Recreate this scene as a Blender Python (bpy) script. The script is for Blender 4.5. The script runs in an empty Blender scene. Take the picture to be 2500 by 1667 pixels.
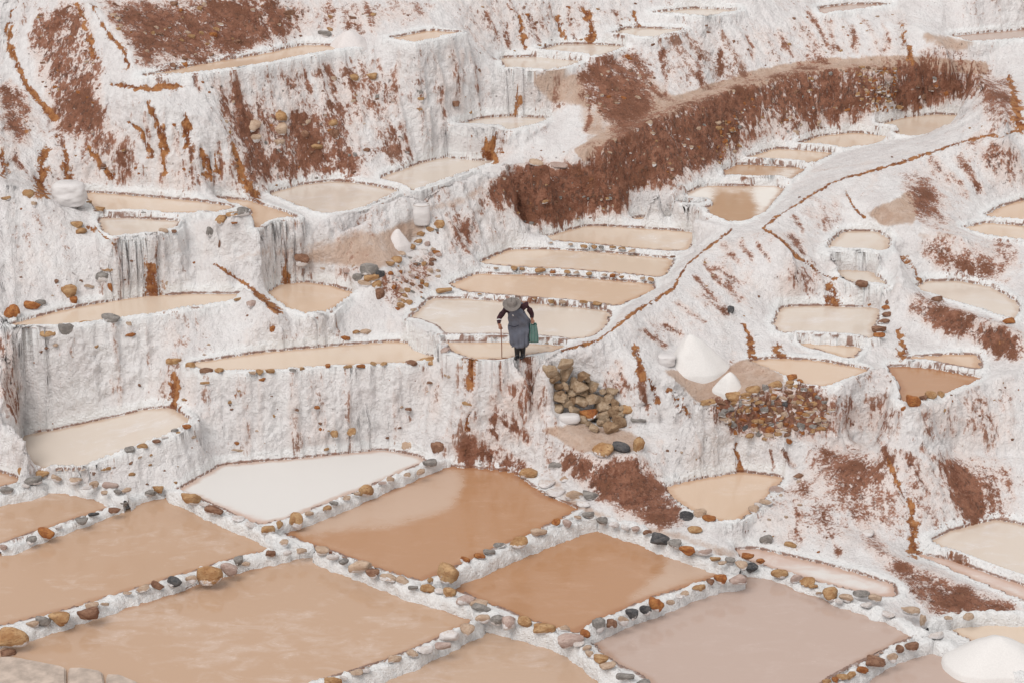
import bpy, bmesh, math, random
import numpy as np
from mathutils import Vector, Matrix, Euler

SC = bpy.context.scene
COL = SC.collection
rng = np.random.default_rng(7)
random.seed(11)

# ------------------------------------------------------------------ camera
FPX, PW, PH = 5300.0, 2352.0, 1568.0        # focal length in photo pixels, photo size used for all picture points
PITCH = math.radians(20.0)
CAMH = 19.0
cam = bpy.data.cameras.new('camera'); camo = bpy.data.objects.new('camera', cam); COL.objects.link(camo)
cam.sensor_width = 36.0; cam.lens = 36.0 * FPX / PW; cam.clip_start = 0.5; cam.clip_end = 1000.0
camo.location = (0, 0, CAMH); camo.rotation_euler = (math.pi / 2 - PITCH, 0, 0)
SC.camera = camo

# ------------------------------------------------------------------ overcast daylight
SUN_EL, SUN_AZ = math.radians(52), math.radians(-150)     # azimuth measured from +Y towards +X
world = bpy.data.worlds.new('World'); SC.world = world; world.use_nodes = True
wn = world.node_tree; wn.nodes.clear()
w_out = wn.nodes.new('ShaderNodeOutputWorld'); w_bg = wn.nodes.new('ShaderNodeBackground')
w_sky = wn.nodes.new('ShaderNodeTexSky'); w_sky.sky_type = 'NISHITA'; w_sky.sun_disc = False
w_sky.sun_elevation = SUN_EL; w_sky.sun_rotation = SUN_AZ; w_sky.altitude = 3000; w_sky.air_density = 1.0; w_sky.dust_density = 4.0; w_sky.ozone_density = 1.0
w_hsv = wn.nodes.new('ShaderNodeHueSaturation'); w_hsv.inputs['Saturation'].default_value = 0.10
w_mix = wn.nodes.new('ShaderNodeMix'); w_mix.data_type = 'RGBA'; w_mix.inputs['Factor'].default_value = 0.55   # cloud sheet over the sky
w_mix.inputs[7].default_value = (7.25, 7.1, 7.05, 1)
wn.links.new(w_sky.outputs[0], w_hsv.inputs['Color']); wn.links.new(w_hsv.outputs[0], w_mix.inputs[6])
wn.links.new(w_mix.outputs[2], w_bg.inputs[0]); w_bg.inputs[1].default_value = 0.105
wn.links.new(w_bg.outputs[0], w_out.inputs[0])
sun = bpy.data.lights.new('sun', 'SUN'); suno = bpy.data.objects.new('sun', sun); COL.objects.link(suno)
sun.energy = 1.5; sun.angle = math.radians(35); sun.color = (1.0, 0.965, 0.93)
_sd = Vector((math.sin(SUN_AZ) * math.cos(SUN_EL), math.cos(SUN_AZ) * math.cos(SUN_EL), math.sin(SUN_EL)))
suno.rotation_euler = _sd.to_track_quat('Z', 'Y').to_euler(); suno.location = (0, 30, 60)
vs = SC.view_settings; vs.view_transform = 'Standard'; vs.look = 'None'; vs.exposure = 0.33; vs.gamma = 1.0
try: vs.use_curve_mapping = False
except Exception: pass
SC.render.engine = 'CYCLES'
SC.cycles.max_bounces = 6; SC.cycles.diffuse_bounces = 2; SC.cycles.glossy_bounces = 3

# ------------------------------------------------------------------ picture point -> point in the place
CP, SP = math.cos(PITCH), math.sin(PITCH)
def ray(u, v):
    a = (np.asarray(u, float) - PW / 2) / FPX; b = (PH / 2 - np.asarray(v, float)) / FPX
    return a, CP + b * SP, -SP + b * CP
def at(u, v, z):
    dx, dy, dz = ray(u, v); t = (np.asarray(z, float) - CAMH) / dz
    return np.stack([t * dx, t * dy, CAMH + t * dz], -1)
def proj(P):
    x, y, z = P[..., 0], P[..., 1], P[..., 2] - CAMH
    d = y * CP - z * SP; up = y * SP + z * CP
    return PW / 2 + FPX * x / d, PH / 2 - FPX * up / d, d

# ------------------------------------------------------------------ noise
_LAT = rng.random((64, 64, 64)).astype(np.float32)
def vnoise(P):
    i = np.floor(P).astype(np.int64); f = (P - i).astype(np.float32); f = f * f * f * (f * (f * 6 - 15) + 10)
    i &= 63; j = (i + 1) & 63
    x0, y0, z0, x1, y1, z1 = i[..., 0], i[..., 1], i[..., 2], j[..., 0], j[..., 1], j[..., 2]
    fx, fy, fz = f[..., 0], f[..., 1], f[..., 2]
    L = _LAT
    a = L[x0, y0, z0] * (1 - fx) + L[x1, y0, z0] * fx; b = L[x0, y1, z0] * (1 - fx) + L[x1, y1, z0] * fx
    c = L[x0, y0, z1] * (1 - fx) + L[x1, y0, z1] * fx; d = L[x0, y1, z1] * (1 - fx) + L[x1, y1, z1] * fx
    a = a * (1 - fy) + b * fy; c = c * (1 - fy) + d * fy
    return a * (1 - fz) + c * fz
def fbm(P, s, o=3, off=0.0):
    P = np.asarray(P, np.float32) * np.float32(1) * np.asarray(s, np.float32) + np.float32(off); r = 0; a = .5; t = 0
    for k in range(o):
        r = r + a * vnoise(P); t += a; a *= .5; P = P * np.float32(2.03) + np.float32(17.3)
    return r / t * 2 - 1

# ------------------------------------------------------------------ scene helpers
def tag(o, label=None, cat=None, group=None, kind=None):
    if label: o['label'] = label
    if cat: o['category'] = cat
    if group: o['group'] = group
    if kind: o['kind'] = kind
    return o
def mesh_np(name, V, F, mat=None, smooth=True):
    V = np.asarray(V, np.float32); F = np.asarray(F, np.int32)
    me = bpy.data.meshes.new(name); n, k = len(F), F.shape[1]
    me.vertices.add(len(V)); me.vertices.foreach_set('co', V.ravel())
    me.loops.add(n * k); me.loops.foreach_set('vertex_index', F.ravel())
    me.polygons.add(n); me.polygons.foreach_set('loop_start', np.arange(0, n * k, k, dtype=np.int32))
    me.polygons.foreach_set('loop_total', np.full(n, k, np.int32))
    me.polygons.foreach_set('use_smooth', np.full(n, smooth, bool))
    me.update(calc_edges=True)
    if mat: me.materials.append(mat)
    return me
def obj(name, me, parent=None):
    o = bpy.data.objects.new(name, me); COL.objects.link(o)
    if parent is not None: o.parent = parent
    return o
def inpoly(x, y, poly):
    r = np.zeros(np.shape(x), bool); n = len(poly)
    for i in range(n):
        x0, y0 = poly[i]; x1, y1 = poly[(i + 1) % n]
        if y0 == y1: continue
        c = ((y0 > y) != (y1 > y)) & (x < (x1 - x0) * (y - y0) / (y1 - y0) + x0)
        r ^= c
    return r
def distpoly(x, y, poly, closed=True):
    d = np.full(np.shape(x), 1e9); n = len(poly)
    for i in range(n if closed else n - 1):
        x0, y0 = poly[i]; x1, y1 = poly[(i + 1) % n]; ex, ey = x1 - x0, y1 - y0; L = ex * ex + ey * ey + 1e-12
        t = np.clip(((x - x0) * ex + (y - y0) * ey) / L, 0, 1)
        d = np.minimum(d, (x - x0 - t * ex) ** 2 + (y - y0 - t * ey) ** 2)
    return np.sqrt(d)
def pts(s):
    return np.array([[float(c) for c in p.split(',')] for p in s.split()])
def chaikin(P, closed=True, n=1):
    for _ in range(n):
        Q = np.roll(P, -1, 0)
        if closed: P = np.stack([P * .9 + Q * .1, P * .1 + Q * .9], 1).reshape(-1, P.shape[1])
        else:
            m = np.stack([P[:-1] * .8 + P[1:] * .2, P[:-1] * .2 + P[1:] * .8], 1).reshape(-1, P.shape[1]); P = np.vstack([P[:1], m, P[-1:]])
    return P
# ------------------------------------------------------------------ survey of the place (photo points; heights in metres above the woman's pond)
# name: (water level, water kind, rim height, rim width, outline)
PONDS = {
'F1': (-2.5,'peach',.03,.1,'-200,1530 0,1482 150,1432 330,1385 500,1330 700,1274 725,1273 800,1302 930,1362 1085,1422 1045,1446 1010,1462 930,1497 840,1532 740,1566 640,1620 560,1720 -200,1720'),
'F2': (-2.43,'peach',.03,.1,'-200,1330 0,1270 100,1240 250,1182 300,1157 380,1140 440,1160 520,1196 620,1247 655,1256 560,1274 450,1308 330,1344 150,1398 0,1436 -200,1490'),
'F3': (-2.33,'peach',.03,.1,'-200,1200 0,1150 118,1122 205,1142 268,1155 262,1160 200,1180 90,1216 0,1246 -200,1310'),
'F4': (-2.28,'white',.03,.1,'402,1130 452,1102 510,1068 600,1060 650,1056 760,1045 880,1032 965,1050 975,1060 920,1082 850,1114 750,1152 695,1176 625,1198 595,1202 500,1162 450,1138'),
'F5': (-2.35,'orange',.03,.1,'655,1224 700,1202 780,1170 850,1146 940,1108 1025,1072 1100,1076 1176,1086 1206,1106 1251,1140 1326,1167 1276,1196 1176,1240 1100,1275 990,1322 965,1332 875,1304 800,1278 720,1250'),
'F6': (-2.56,'orange',.03,.1,'1376,1202 1456,1232 1526,1259 1626,1289 1696,1312 1666,1316 1601,1338 1496,1370 1426,1398 1351,1432 1325,1452 1276,1438 1201,1416 1125,1383 1050,1353 1015,1338 1100,1312 1176,1279 1276,1240'),
'F7': (-2.72,'pink',.03,.1,'1726,1322 1776,1326 1851,1362 1916,1380 1976,1402 2040,1425 2095,1455 2061,1474 2001,1504 1951,1534 1900,1566 1830,1620 1700,1720 1560,1720 1500,1580 1486,1555 1426,1528 1391,1500 1361,1470 1401,1444 1526,1400 1676,1340'),
'F8': (-2.6,'peachpale',.03,.1,'690,1620 750,1576 880,1535 1010,1485 1110,1442 1130,1436 1176,1444 1276,1468 1326,1495 1356,1528 1376,1557 1400,1600 1480,1720 560,1720'),
'F9': (-2.95,'pink',.03,.1,'1926,1576 2001,1538 2101,1492 2156,1479 2201,1497 2276,1528 2352,1546 2500,1600 2500,1720 1760,1720 1850,1630'),
'F10': (-2.96,'beige',.06,.12,'2172,1440 2160,1428 2220,1420 2280,1416 2352,1420 2552,1450 2552,1540 2352,1512 2280,1492 2220,1465'),
'F11': (-2.75,'white',.05,.12,'1690,1262 1740,1262 1826,1282 1906,1300 1976,1320 2050,1344 2056,1366 2020,1368 1926,1346 1850,1326 1776,1304 1710,1284'),
'F12': (-1.35,'cream',.12,.15,'54,1000 200,972 340,940 390,938 438,966 400,994 300,1030 215,1062 185,1078 85,1076 58,1056 48,1010'),
'F13': (-2.1,'peach',.03,.1,'-200,1060 0,1085 35,1096 52,1102 0,1116 -200,1150'),
'M1': (-.25,'beige',.06,.2,'435,836 600,810 750,796 900,786 950,788 985,802 1000,820 950,832 850,836 750,840 625,850 470,850'),
'M2': (.62,'beige',.1,.2,'20,748 150,712 320,681 450,676 565,676 530,694 440,709 320,727 200,744 60,756'),
'M3': (.45,'beigepeach',.12,.15,'612,674 645,654 700,648 760,657 815,673 780,699 745,722 730,731 665,713'),
'M4': (2.20,'beige',.08,.12,'198,442 350,454 450,463 538,476 495,488 400,489 225,489 210,465'),
'M5': (2.08,'cream',.1,.2,'228,503 300,502 412,509 400,528 325,549 272,554 240,535'),
'M6': (2.05,'beigepeach',.08,.12,'482,455 575,462 668,494 676,501 590,526 580,500 578,482'),
'M7': (1.97,'cream',.1,.18,'612,447 700,424 770,417 850,426 918,440 820,484 742,496'),
'M8': (2.06,'cream',.1,.16,'872,410 980,371 1040,359 1130,363 1142,371 1050,404 950,439 932,429'),
'M9': (2.85,'cream',.1,.25,'1027,297 1100,273 1176,267 1264,273 1236,289 1176,303 1100,304'),
'U1': (4.98,'beigepeach',.08,.2,'317,178 450,151 600,126 700,104 823,109 750,120 600,149 450,171'),
'U2': (5.16,'beigepeach',.08,.2,'892,90 990,71 1063,76 1000,90 950,101'),
'U3': (4.12,'cream',.08,.15,'1153,134 1230,131 1340,141 1300,154 1250,164 1190,167 1160,155'),
'U4': (4.25,'cream',.08,.15,'1228,120 1286,103 1356,103 1440,107 1376,131 1301,127'),
'U5': (4.52,'cream',.08,.2,'1402,81 1441,65 1576,69 1496,89'),
'U6': (4.83,'cream',.08,.2,'1493,32 1586,20 1704,25 1626,39'),
'U7': (4.51,'pink',.08,.2,'1878,20 1956,10 2050,12 1956,25 1890,34'),
'U8': (3.79,'pink',.08,.2,'2178,84 2352,69 2552,52 2552,85 2352,91 2236,98'),
'R1': (1.83,'beige',.12,.2,'2008,290 2076,271 2151,263 2244,268 2176,300 2101,319 2066,314'),
'R2': (1.62,'beige',.08,.14,'1832,332 1886,313 1966,305 2054,316 1996,334 1926,343'),
'R3': (1.50,'beige',.08,.14,'1710,366 1780,342 1850,347 1916,352 1864,376'),
'R4': (1.38,'beigepatch',.08,.14,'1662,395 1698,378 1850,387 1818,412 1740,411 1668,406'),
'R5': (1.18,'beigepatch',.1,.2,'1543,462 1618,427 1804,429 1756,490 1701,514 1676,512 1601,483'),
'R6': (.66,'beigepeach',.06,.1,'1443,505 1476,499 1614,510 1600,516'),
'S1': (0.58,'beige',.04,.14,'1243,547 1351,518 1604,534 1576,577 1520,575 1426,567 1341,558 1255,552'),
'S2': (0.48,'beige',.04,.14,'1102,605 1150,583 1176,574 1260,574 1400,582 1546,596 1524,638 1426,628 1300,618 1176,612'),
'S3': (0.38,'beigepeach',.04,.14,'1034,655 1092,630 1176,632 1300,636 1500,653 1500,668 1414,704 1330,694 1251,688 1176,681 1075,671'),
'S4': (0.28,'cream',.04,.14,'937,735 992,686 1080,688 1160,694 1300,704 1400,716 1388,750 1358,773 1300,780 1200,777 1050,770 985,766 955,755'),
'S5': (0.15,'beige',.04,.1,'1022,786 1150,786 1298,794 1268,805 1200,816 1140,824 1080,822 1040,805'),
'T1': (0.95,'cream',.1,.2,'1898,585 1913,555 1938,533 2014,533 2041,550 2038,575 1996,593'),
'T2': (.5,'cream',.06,.12,'1908,621 2001,624 2038,660 2021,668 1960,650'),
'T3': (0.29,'cream',.1,.2,'2103,660 2128,648 2201,646 2276,661 2335,695 2341,720 2324,738 2226,704 2126,674'),
'T4': (-0.04,'cream',.06,.14,'1778,745 1798,704 2024,707 2004,750 2004,776 1876,771 1791,763'),
'T5': (-0.26,'beige',.04,.1,'1828,788 1979,797 1954,823 1901,808'),
'T6': (-0.34,'beigepeach',.08,.25,'1723,830 1778,823 1876,828 2000,850 1894,889 1848,882 1798,860'),
'T7': (-0.47,'orange',.1,.25,'2040,842 2126,844 2258,870 2174,904 2091,929 2073,927 2068,885'),
'T8': (-0.35,'beigepeach',.05,.1,'2093,821 2176,816 2244,816 2248,848 2176,836 2090,830'),
'T9': (0.98,'beige',.08,.15,'2208,526 2266,513 2352,520 2552,530 2552,580 2352,551 2276,543'),
'T10': (1.06,'beigepeach',.08,.12,'2263,497 2301,476 2352,461 2552,420 2552,520 2352,509'),
'B1': (-2.19,'beigepeach',.08,.15,'1530,1120 1601,1101 1706,1084 1798,1096 1764,1135 1719,1178 1686,1199 1636,1192 1580,1165 1548,1144'),
'B2': (-2.75,'cream',.1,.15,'2138,1242 2178,1221 2291,1194 2352,1207 2552,1260 2552,1390 2352,1327 2276,1298 2176,1268'),
'B3': (-2.85,'white',.06,.12,'2103,1273 2176,1284 2276,1320 2352,1347 2552,1420 2552,1450 2352,1378 2276,1345 2201,1312'),
}
TILT = {'F12': (50, -2.05, 440, -1.12)}
# break lines of the ground: u,v,z
LINES = [
 '-200,690,1.10 -60,705,0.90 0,722,0.75 14,745,0.62',
 '1060,832,-0.05 1100,836,-0.05 1150,834,-0.02 1200,824,0.30 1250,816,0.33 1290,802,0.36 1376,780,0.46 1426,740,0.56 1486,695,0.64 1546,665,0.73 1566,620,0.83 1606,580,0.98 1681,527,1.2 1751,522,1.3 1826,470,1.58 1916,415,1.76 2026,385,1.93 2126,355,2.16 2226,320,2.43 2352,295,2.68 2552,250,3.18',
 '1756,525,1.38 1796,550,1.38 1836,590,1.36 1876,620,1.00 1926,645,0.78 1986,680,0.45 2022,700,0.20',
 '1450,790,0.17 1478,840,-0.09 1490,870,-0.20 1555,885,-0.25', '1555,885,-0.25 1562,920,-0.68 1540,970,-1.20 1480,965,-1.28',
 '1500,838,-0.19 1560,790,-0.14 1640,812,-0.23 1720,822,-0.32',
 '1515,845,-0.24 1575,880,-0.30 1605,925,-0.36 1637,920,-0.36 1700,905,-0.34 1760,890,-0.32 1830,868,-0.28 1842,884,-0.30 1900,895,-0.30',
 '1560,945,-1.10 1611,958,-1.20 1676,997,-1.35 1751,1017,-1.40 1826,1007,-1.40 1911,1002,-1.50 1960,1012,-1.68 2060,1015,-1.68 2090,1022,-1.60 2150,1035,-1.68 2352,1045,-1.80 2552,1050,-1.90',
 '1496,985,-1.29 1576,980,-1.28 1691,1010,-1.39 1750,1024,-1.45 1801,1035,-1.52 1826,1070,-2.00 1812,1092,-2.18',
 '1910,890,-0.22 1960,868,-0.15 2010,843,-0.04 2030,838,0.01 2050,850,-0.05 2064,885,-0.25 2070,932,-0.37',
 '2091,938,-0.37 2176,912,-0.34 2270,872,-0.30 2325,856,-0.23 2552,800,-0.11',
 '1860,1028,-1.55 1960,1036,-1.72 2060,1036,-1.72 2170,1052,-1.75 2352,1064,-1.86',
 '1900,1205,-2.40 1990,1220,-2.55 2060,1245,-2.68 2100,1262,-2.81',
 '1700,1238,-2.40 1770,1258,-2.50 1850,1276,-2.59 1930,1293,-2.62 2000,1312,-2.62 2085,1345,-2.66 2112,1385,-2.80 2125,1415,-2.90',
 '1931,1240,-2.52 1990,1275,-2.62 2060,1310,-2.70 2200,1372,-2.80 2352,1410,-2.94',
 '1931,1225,-2.46 2010,1262,-2.50 2090,1295,-2.61 2200,1335,-2.72 2352,1392,-2.87',
 '2110,690,0.47 2160,700,0.41 2226,722,0.40 2330,758,0.40', '2085,770,-0.15 2160,790,-0.24 2250,812,-0.29 2330,850,-0.28',
 '1981,490,1.55 2091,430,1.80 2110,470,1.48 2101,515,1.35 2026,518,1.27 1981,490,1.55',
 '2055,548,0.98 2066,580,0.96 2070,640,0.80 2060,670,0.65', '2080,580,0.76 2100,620,0.61 2112,645,0.49',
 '2096,522,1.31 2180,538,1.23 2226,545,1.18', '2116,606,0.65 2200,622,0.55 2300,625,0.52 2352,640,0.54',
 '1340,342,2.71 1420,298,2.88 1500,252,3.11 1600,214,3.20 1700,181,3.33 1800,156,3.43 1900,143,3.47 2050,138,3.48 2180,143,3.48 2260,150,3.43',
 '1345,360,2.70 1425,316,2.86 1505,270,3.07 1605,232,3.18 1705,199,3.31 1805,173,3.41 1900,160,3.45 2050,154,3.45 2180,158,3.47 2260,166,3.45',
 '1300,375,2.64 1180,376,2.35 1120,425,2.02 1070,470,1.57 1030,480,1.56', '1345,372,2.68 1400,385,2.53 1440,435,1.93 1455,492,1.03',
 '1100,500,1.00 1180,520,0.72 1235,543,0.78 1340,508,0.78 1440,500,0.88',
 '1476,447,1.58 1540,424,1.68 1616,397,1.78', '1391,388,2.48 1426,430,1.88 1456,447,1.58 1526,477,1.26 1576,497,1.22 1640,515,1.2 1681,527,1.2',
 '640,598,1.25 700,610,1.10 800,612,1.08 870,620,1.07 905,602,1.07 945,560,1.10 1000,512,1.15 960,500,1.35 900,520,1.40 800,570,1.25 700,596,1.20',
 '595,532,2.05 660,520,2.05 745,503,2.10 850,470,2.20 940,443,2.38 1050,408,2.47 1170,370,2.46', '600,556,1.80 750,533,1.80 850,502,1.93 950,468,2.10 1060,430,2.20 1180,398,2.28',
 '485,496,2.43 530,484,2.54 577,477,2.55 584,500,2.30', '330,592,1.40 400,596,1.40 510,583,1.45 588,566,1.65',
 '0,422,3.10 85,437,2.95 130,470,2.60 180,520,2.10 265,565,1.60 330,592,1.38 400,597,1.32 490,606,1.28 540,642,1.08 600,690,0.82 650,722,0.68', '-200,380,3.50 0,422,3.10',
 '85,0,6.30 45,0,6.35 20,35,6.00 15,100,5.35 40,150,4.90 75,215,4.30 130,280,3.70 122,305,3.50', '0,0,6.40 0,110,5.10 0,250,4.10 0,400,3.00',
 '110,440,2.44 200,436,2.35 270,425,2.38 350,447,2.31 450,457,2.26 560,454,2.20 600,452,2.01',
 '200,0,6.50 260,70,5.90 300,140,5.30 285,178,4.95 325,230,4.60 385,248,4.40 450,262,4.25 500,295,3.85 530,330,3.40 560,370,2.95 578,420,2.40 592,452,2.05',
 '0,-10,6.50 300,-10,6.45 600,-10,6.20 1000,-10,5.85 1300,-10,5.45 1480,-10,5.20 1720,-10,5.20 1870,-10,4.80 2080,-10,4.75 2352,-10,4.80',
 '-300,-200,7.90 600,-200,7.60 1300,-200,7.10 1700,-200,6.80 2352,-200,6.50 2700,-200,6.50',
 '1095,840,-0.08 1085,870,-0.38 1080,950,-1.43 1070,1010,-2.09', '1200,835,0.25 1210,920,-0.94 1235,985,-1.32', '1240,988,-1.32 1330,1000,-1.33 1450,995,-1.33 1482,1012,-1.38 1440,1045,-1.48 1330,1040,-1.48',
 '1270,960,-1.29 1360,965,-1.30 1450,980,-1.30', '1090,1010,-1.84 1180,1035,-2.00 1260,1085,-2.16 1350,1140,-2.26 1440,1180,-2.30 1560,1215,-2.33 1680,1250,-2.45',
 '1060,1040,-2.14 1180,1070,-2.25', '60,1020,-1.07 40,985,-1.02 25,960,-0.92', '2240,170,3.47 2290,230,3.17 2320,290,2.97',
 '2110,62,4.19 2180,110,3.83 2240,125,3.95', '0,1050,-1.62 20,1075,-2.03', '-200,1020,-1.43 0,960,-0.92 15,800,0.26',
]
# ------------------------------------------------------------------ height field of the terraces
RES = 0.07
GX0, GX1, GY0, GY1 = -25.0, 25.0, 31.0, 104.0
gx = np.arange(GX0, GX1, RES); gy = np.arange(GY0, GY1, RES); NX, NY = len(gx), len(gy)
GXX, GYY = np.meshgrid(gx, gy)                       # [iy, ix]
val = np.zeros((NY, NX)); wgt = np.zeros((NY, NX)); pond_id = np.full((NY, NX), -1, np.int32); d_in = np.zeros((NY, NX)); d_out = np.full((NY, NX), 9.0)
rimz = np.full((NY, NX), -99.0); nearz = np.full((NY, NX), -99.0)
pond_poly = {}
for k, (name, (z, kind, rh, rw, s)) in enumerate(PONDS.items()):
    D = pts(s); zp = z
    if name in TILT: zp = np.interp(D[:, 0], TILT[name][::2], TILT[name][1::2])
    P = chaikin(at(D[:, 0], D[:, 1], zp), True, 1); A3 = np.c_[P[:, 0], P[:, 1], np.ones(len(P))]
    pl = np.linalg.lstsq(A3, P[:, 2], rcond=None)[0] if name in TILT else np.array([0, 0, z]); P = P[:, :2]; pond_poly[name] = (P, pl)
    m = 0.9
    i0, i1 = np.searchsorted(gx, [P[:, 0].min() - m, P[:, 0].max() + m]); j0, j1 = np.searchsorted(gy, [P[:, 1].min() - m, P[:, 1].max() + m])
    if i1 <= i0 or j1 <= j0: continue
    sl = (slice(j0, j1), slice(i0, i1)); X, Y = GXX[sl], GYY[sl]
    ins = inpoly(X, Y, P); d = distpoly(X, Y, P); ins |= d < .045; z = pl[0] * X + pl[1] * Y + pl[2]
    val[sl] = np.where(ins, z, val[sl]); wgt[sl] = np.where(ins, 1, wgt[sl])
    clash = ins & (pond_id[sl] >= 0)
    if clash.sum() > 3: print('overlap', name, [list(PONDS)[q] for q in np.unique(pond_id[sl][clash])], clash.sum())
    pond_id[sl] = np.where(ins, k, pond_id[sl]); d_in[sl] = np.where(ins, d, d_in[sl])
    ds = np.where(ins, 0, d)
    rz = z + rh - 4.5 * np.maximum(0, ds - rw)
    rimz[sl] = np.maximum(rimz[sl], np.where(ds < .9, rz, -99))
    nearer = ds < d_out[sl]
    nearz[sl] = np.where(nearer, z, nearz[sl]); d_out[sl] = np.minimum(d_out[sl], ds)
# an upper pond keeps a rim's width clear of any pond that lies right below it
LOWER = {}
for A, (PA_, plA) in pond_poly.items():
    zA = plA[2] + plA[0] * PA_[:, 0].mean() + plA[1] * PA_[:, 1].mean()
    for B, (PB_, plB) in pond_poly.items():
        zB = plB[2] + plB[0] * PB_[:, 0].mean() + plB[1] * PB_[:, 1].mean(); m = .14 if A[0] == 'F' else .3 if zA - zB > .3 else .22
        if A == B or zB > zA - .06 or (PA_.min(0) > PB_.max(0) + m).any() or (PB_.min(0) > PA_.max(0) + m).any(): continue
        LOWER.setdefault(A, []).append((PB_, m))
def low_gap(A, X, Y):
    g = np.full(X.shape, 9.0)
    for PB_, m in LOWER.get(A, ()): g = np.minimum(g, np.where(inpoly(X, Y, PB_), 0, distpoly(X, Y, PB_)) - m)
    return g
for k, name in enumerate(PONDS):
    if name not in LOWER: continue
    P, pl = pond_poly[name]; i0, i1 = np.searchsorted(gx, [P[:, 0].min() - .1, P[:, 0].max() + .1]); j0, j1 = np.searchsorted(gy, [P[:, 1].min() - .1, P[:, 1].max() + .1]); sl = (slice(j0, j1), slice(i0, i1))
    g = low_gap(name, GXX[sl], GYY[sl]); mine = pond_id[sl] == k; cut = mine & (g < 0)
    d_in[sl] = np.where(mine, np.clip(np.minimum(d_in[sl], g), 0, None), d_in[sl]); pond_id[sl] = np.where(cut, -1, pond_id[sl]); wgt[sl] = np.where(cut, 0, wgt[sl]); d_out[sl] = np.where(cut, np.clip(-g, .01, None), d_out[sl]); nearz[sl] = np.where(cut, pl[2] + pl[0] * GXX[sl] + pl[1] * GYY[sl], nearz[sl])
for s in LINES:
    L = pts(s); W = at(L[:, 0], L[:, 1], L[:, 2])
    for a, b in zip(W[:-1], W[1:]):
        n = max(2, int(np.hypot(*(b - a)[:2]) / RES * 1.5)); t = np.linspace(0, 1, n)[:, None]; Q = a + (b - a) * t
        ix = np.round((Q[:, 0] - GX0) / RES).astype(int); iy = np.round((Q[:, 1] - GY0) / RES).astype(int)
        ok = (ix >= 0) & (ix < NX) & (iy >= 0) & (iy < NY); ix, iy, q = ix[ok], iy[ok], Q[ok, 2]
        free = pond_id[iy, ix] < 0
        val[iy[free], ix[free]] = q[free]; wgt[iy[free], ix[free]] = 1
def solve(val, wgt):
    ny, nx = val.shape
    if min(ny, nx) > 24:
        py, px = ny % 2, nx % 2
        v2 = np.pad(val * wgt, ((0, py), (0, px))); w2 = np.pad(wgt, ((0, py), (0, px)))
        r = lambda a: a.reshape(a.shape[0] // 2, 2, a.shape[1] // 2, 2).sum((1, 3))
        sv, sw = r(v2), r(w2)
        z = solve(np.where(sw > 0, sv / np.maximum(sw, 1e-9), 0), (sw > 0).astype(float))
        z = np.repeat(np.repeat(z, 2, 0), 2, 1)[:ny, :nx]; n = 60
    else:
        z = np.full(val.shape, (val * wgt).sum() / max(wgt.sum(), 1)); n = 600
    fix = wgt > 0
    for _ in range(n):
        z = np.where(fix, val, z)
        p = np.pad(z, 1, mode='edge')
        z = (p[:-2, 1:-1] + p[2:, 1:-1] + p[1:-1, :-2] + p[1:-1, 2:]) * .25
    return np.where(fix, val, z)
Z = solve(val, wgt)
inp = pond_id >= 0
def blur(A):
    for ax in (0, 1): A = .25 * np.roll(A, 1, ax) + .5 * A + .25 * np.roll(A, -1, ax)
    return A
Z = np.where(inp, Z, blur(np.maximum(Z, rimz)))
Z = np.where(inp, Z - .07 - np.minimum(.12, d_in * .6), Z)

def bil(A, x, y):
    fx = np.clip((x - GX0) / RES, 0, NX - 1.001); fy = np.clip((y - GY0) / RES, 0, NY - 1.001)
    i = fx.astype(int); j = fy.astype(int); fx = fx - i; fy = fy - j
    return (A[j, i] * (1 - fx) + A[j, i + 1] * fx) * (1 - fy) + (A[j + 1, i] * (1 - fx) + A[j + 1, i + 1] * fx) * fy

# streaks that run downhill (line integral convolution of grain along the fall line)
def lic():
    Zb = Z.copy()
    for _ in range(10): Zb = blur(Zb)
    gyv, gxv = np.gradient(Zb, RES); g = np.hypot(gxv, gyv) + 1e-6; k = np.clip(g / .08, 0, 1); dx, dy = gxv / g * k, gyv / g * k
    w1 = rng.random((NY, NX)).astype(np.float32); w2 = rng.random((NY, NX)).astype(np.float32)
    for _ in range(3): w2 = blur(w2)
    w2 = (w2 - .5) / w2.std() * .29 + .5; J, I = np.mgrid[0:NY, 0:NX].astype(np.float32); out = []
    w3 = rng.random((NY, NX)).astype(np.float32)
    for _ in range(16): w3 = blur(w3)
    for wv, n in ((w1, 16), (w2, 26), (w3, 34)):
        acc = wv.copy()
        for sg in (1, -1):
            x, y = I.copy(), J.copy()
            for _ in range(n):
                a = np.clip((x + .5).astype(np.int32), 0, NX - 1); b = np.clip((y + .5).astype(np.int32), 0, NY - 1); x += sg * dx[b, a]; y += sg * dy[b, a]
                acc += wv[np.clip((y + .5).astype(np.int32), 0, NY - 1), np.clip((x + .5).astype(np.int32), 0, NX - 1)]
        acc = (acc - acc.mean()); out.append(acc / acc.std())
    return .6 * out[0] + .7 * out[1], out[2]
FLOW, GULLY = lic()

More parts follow.
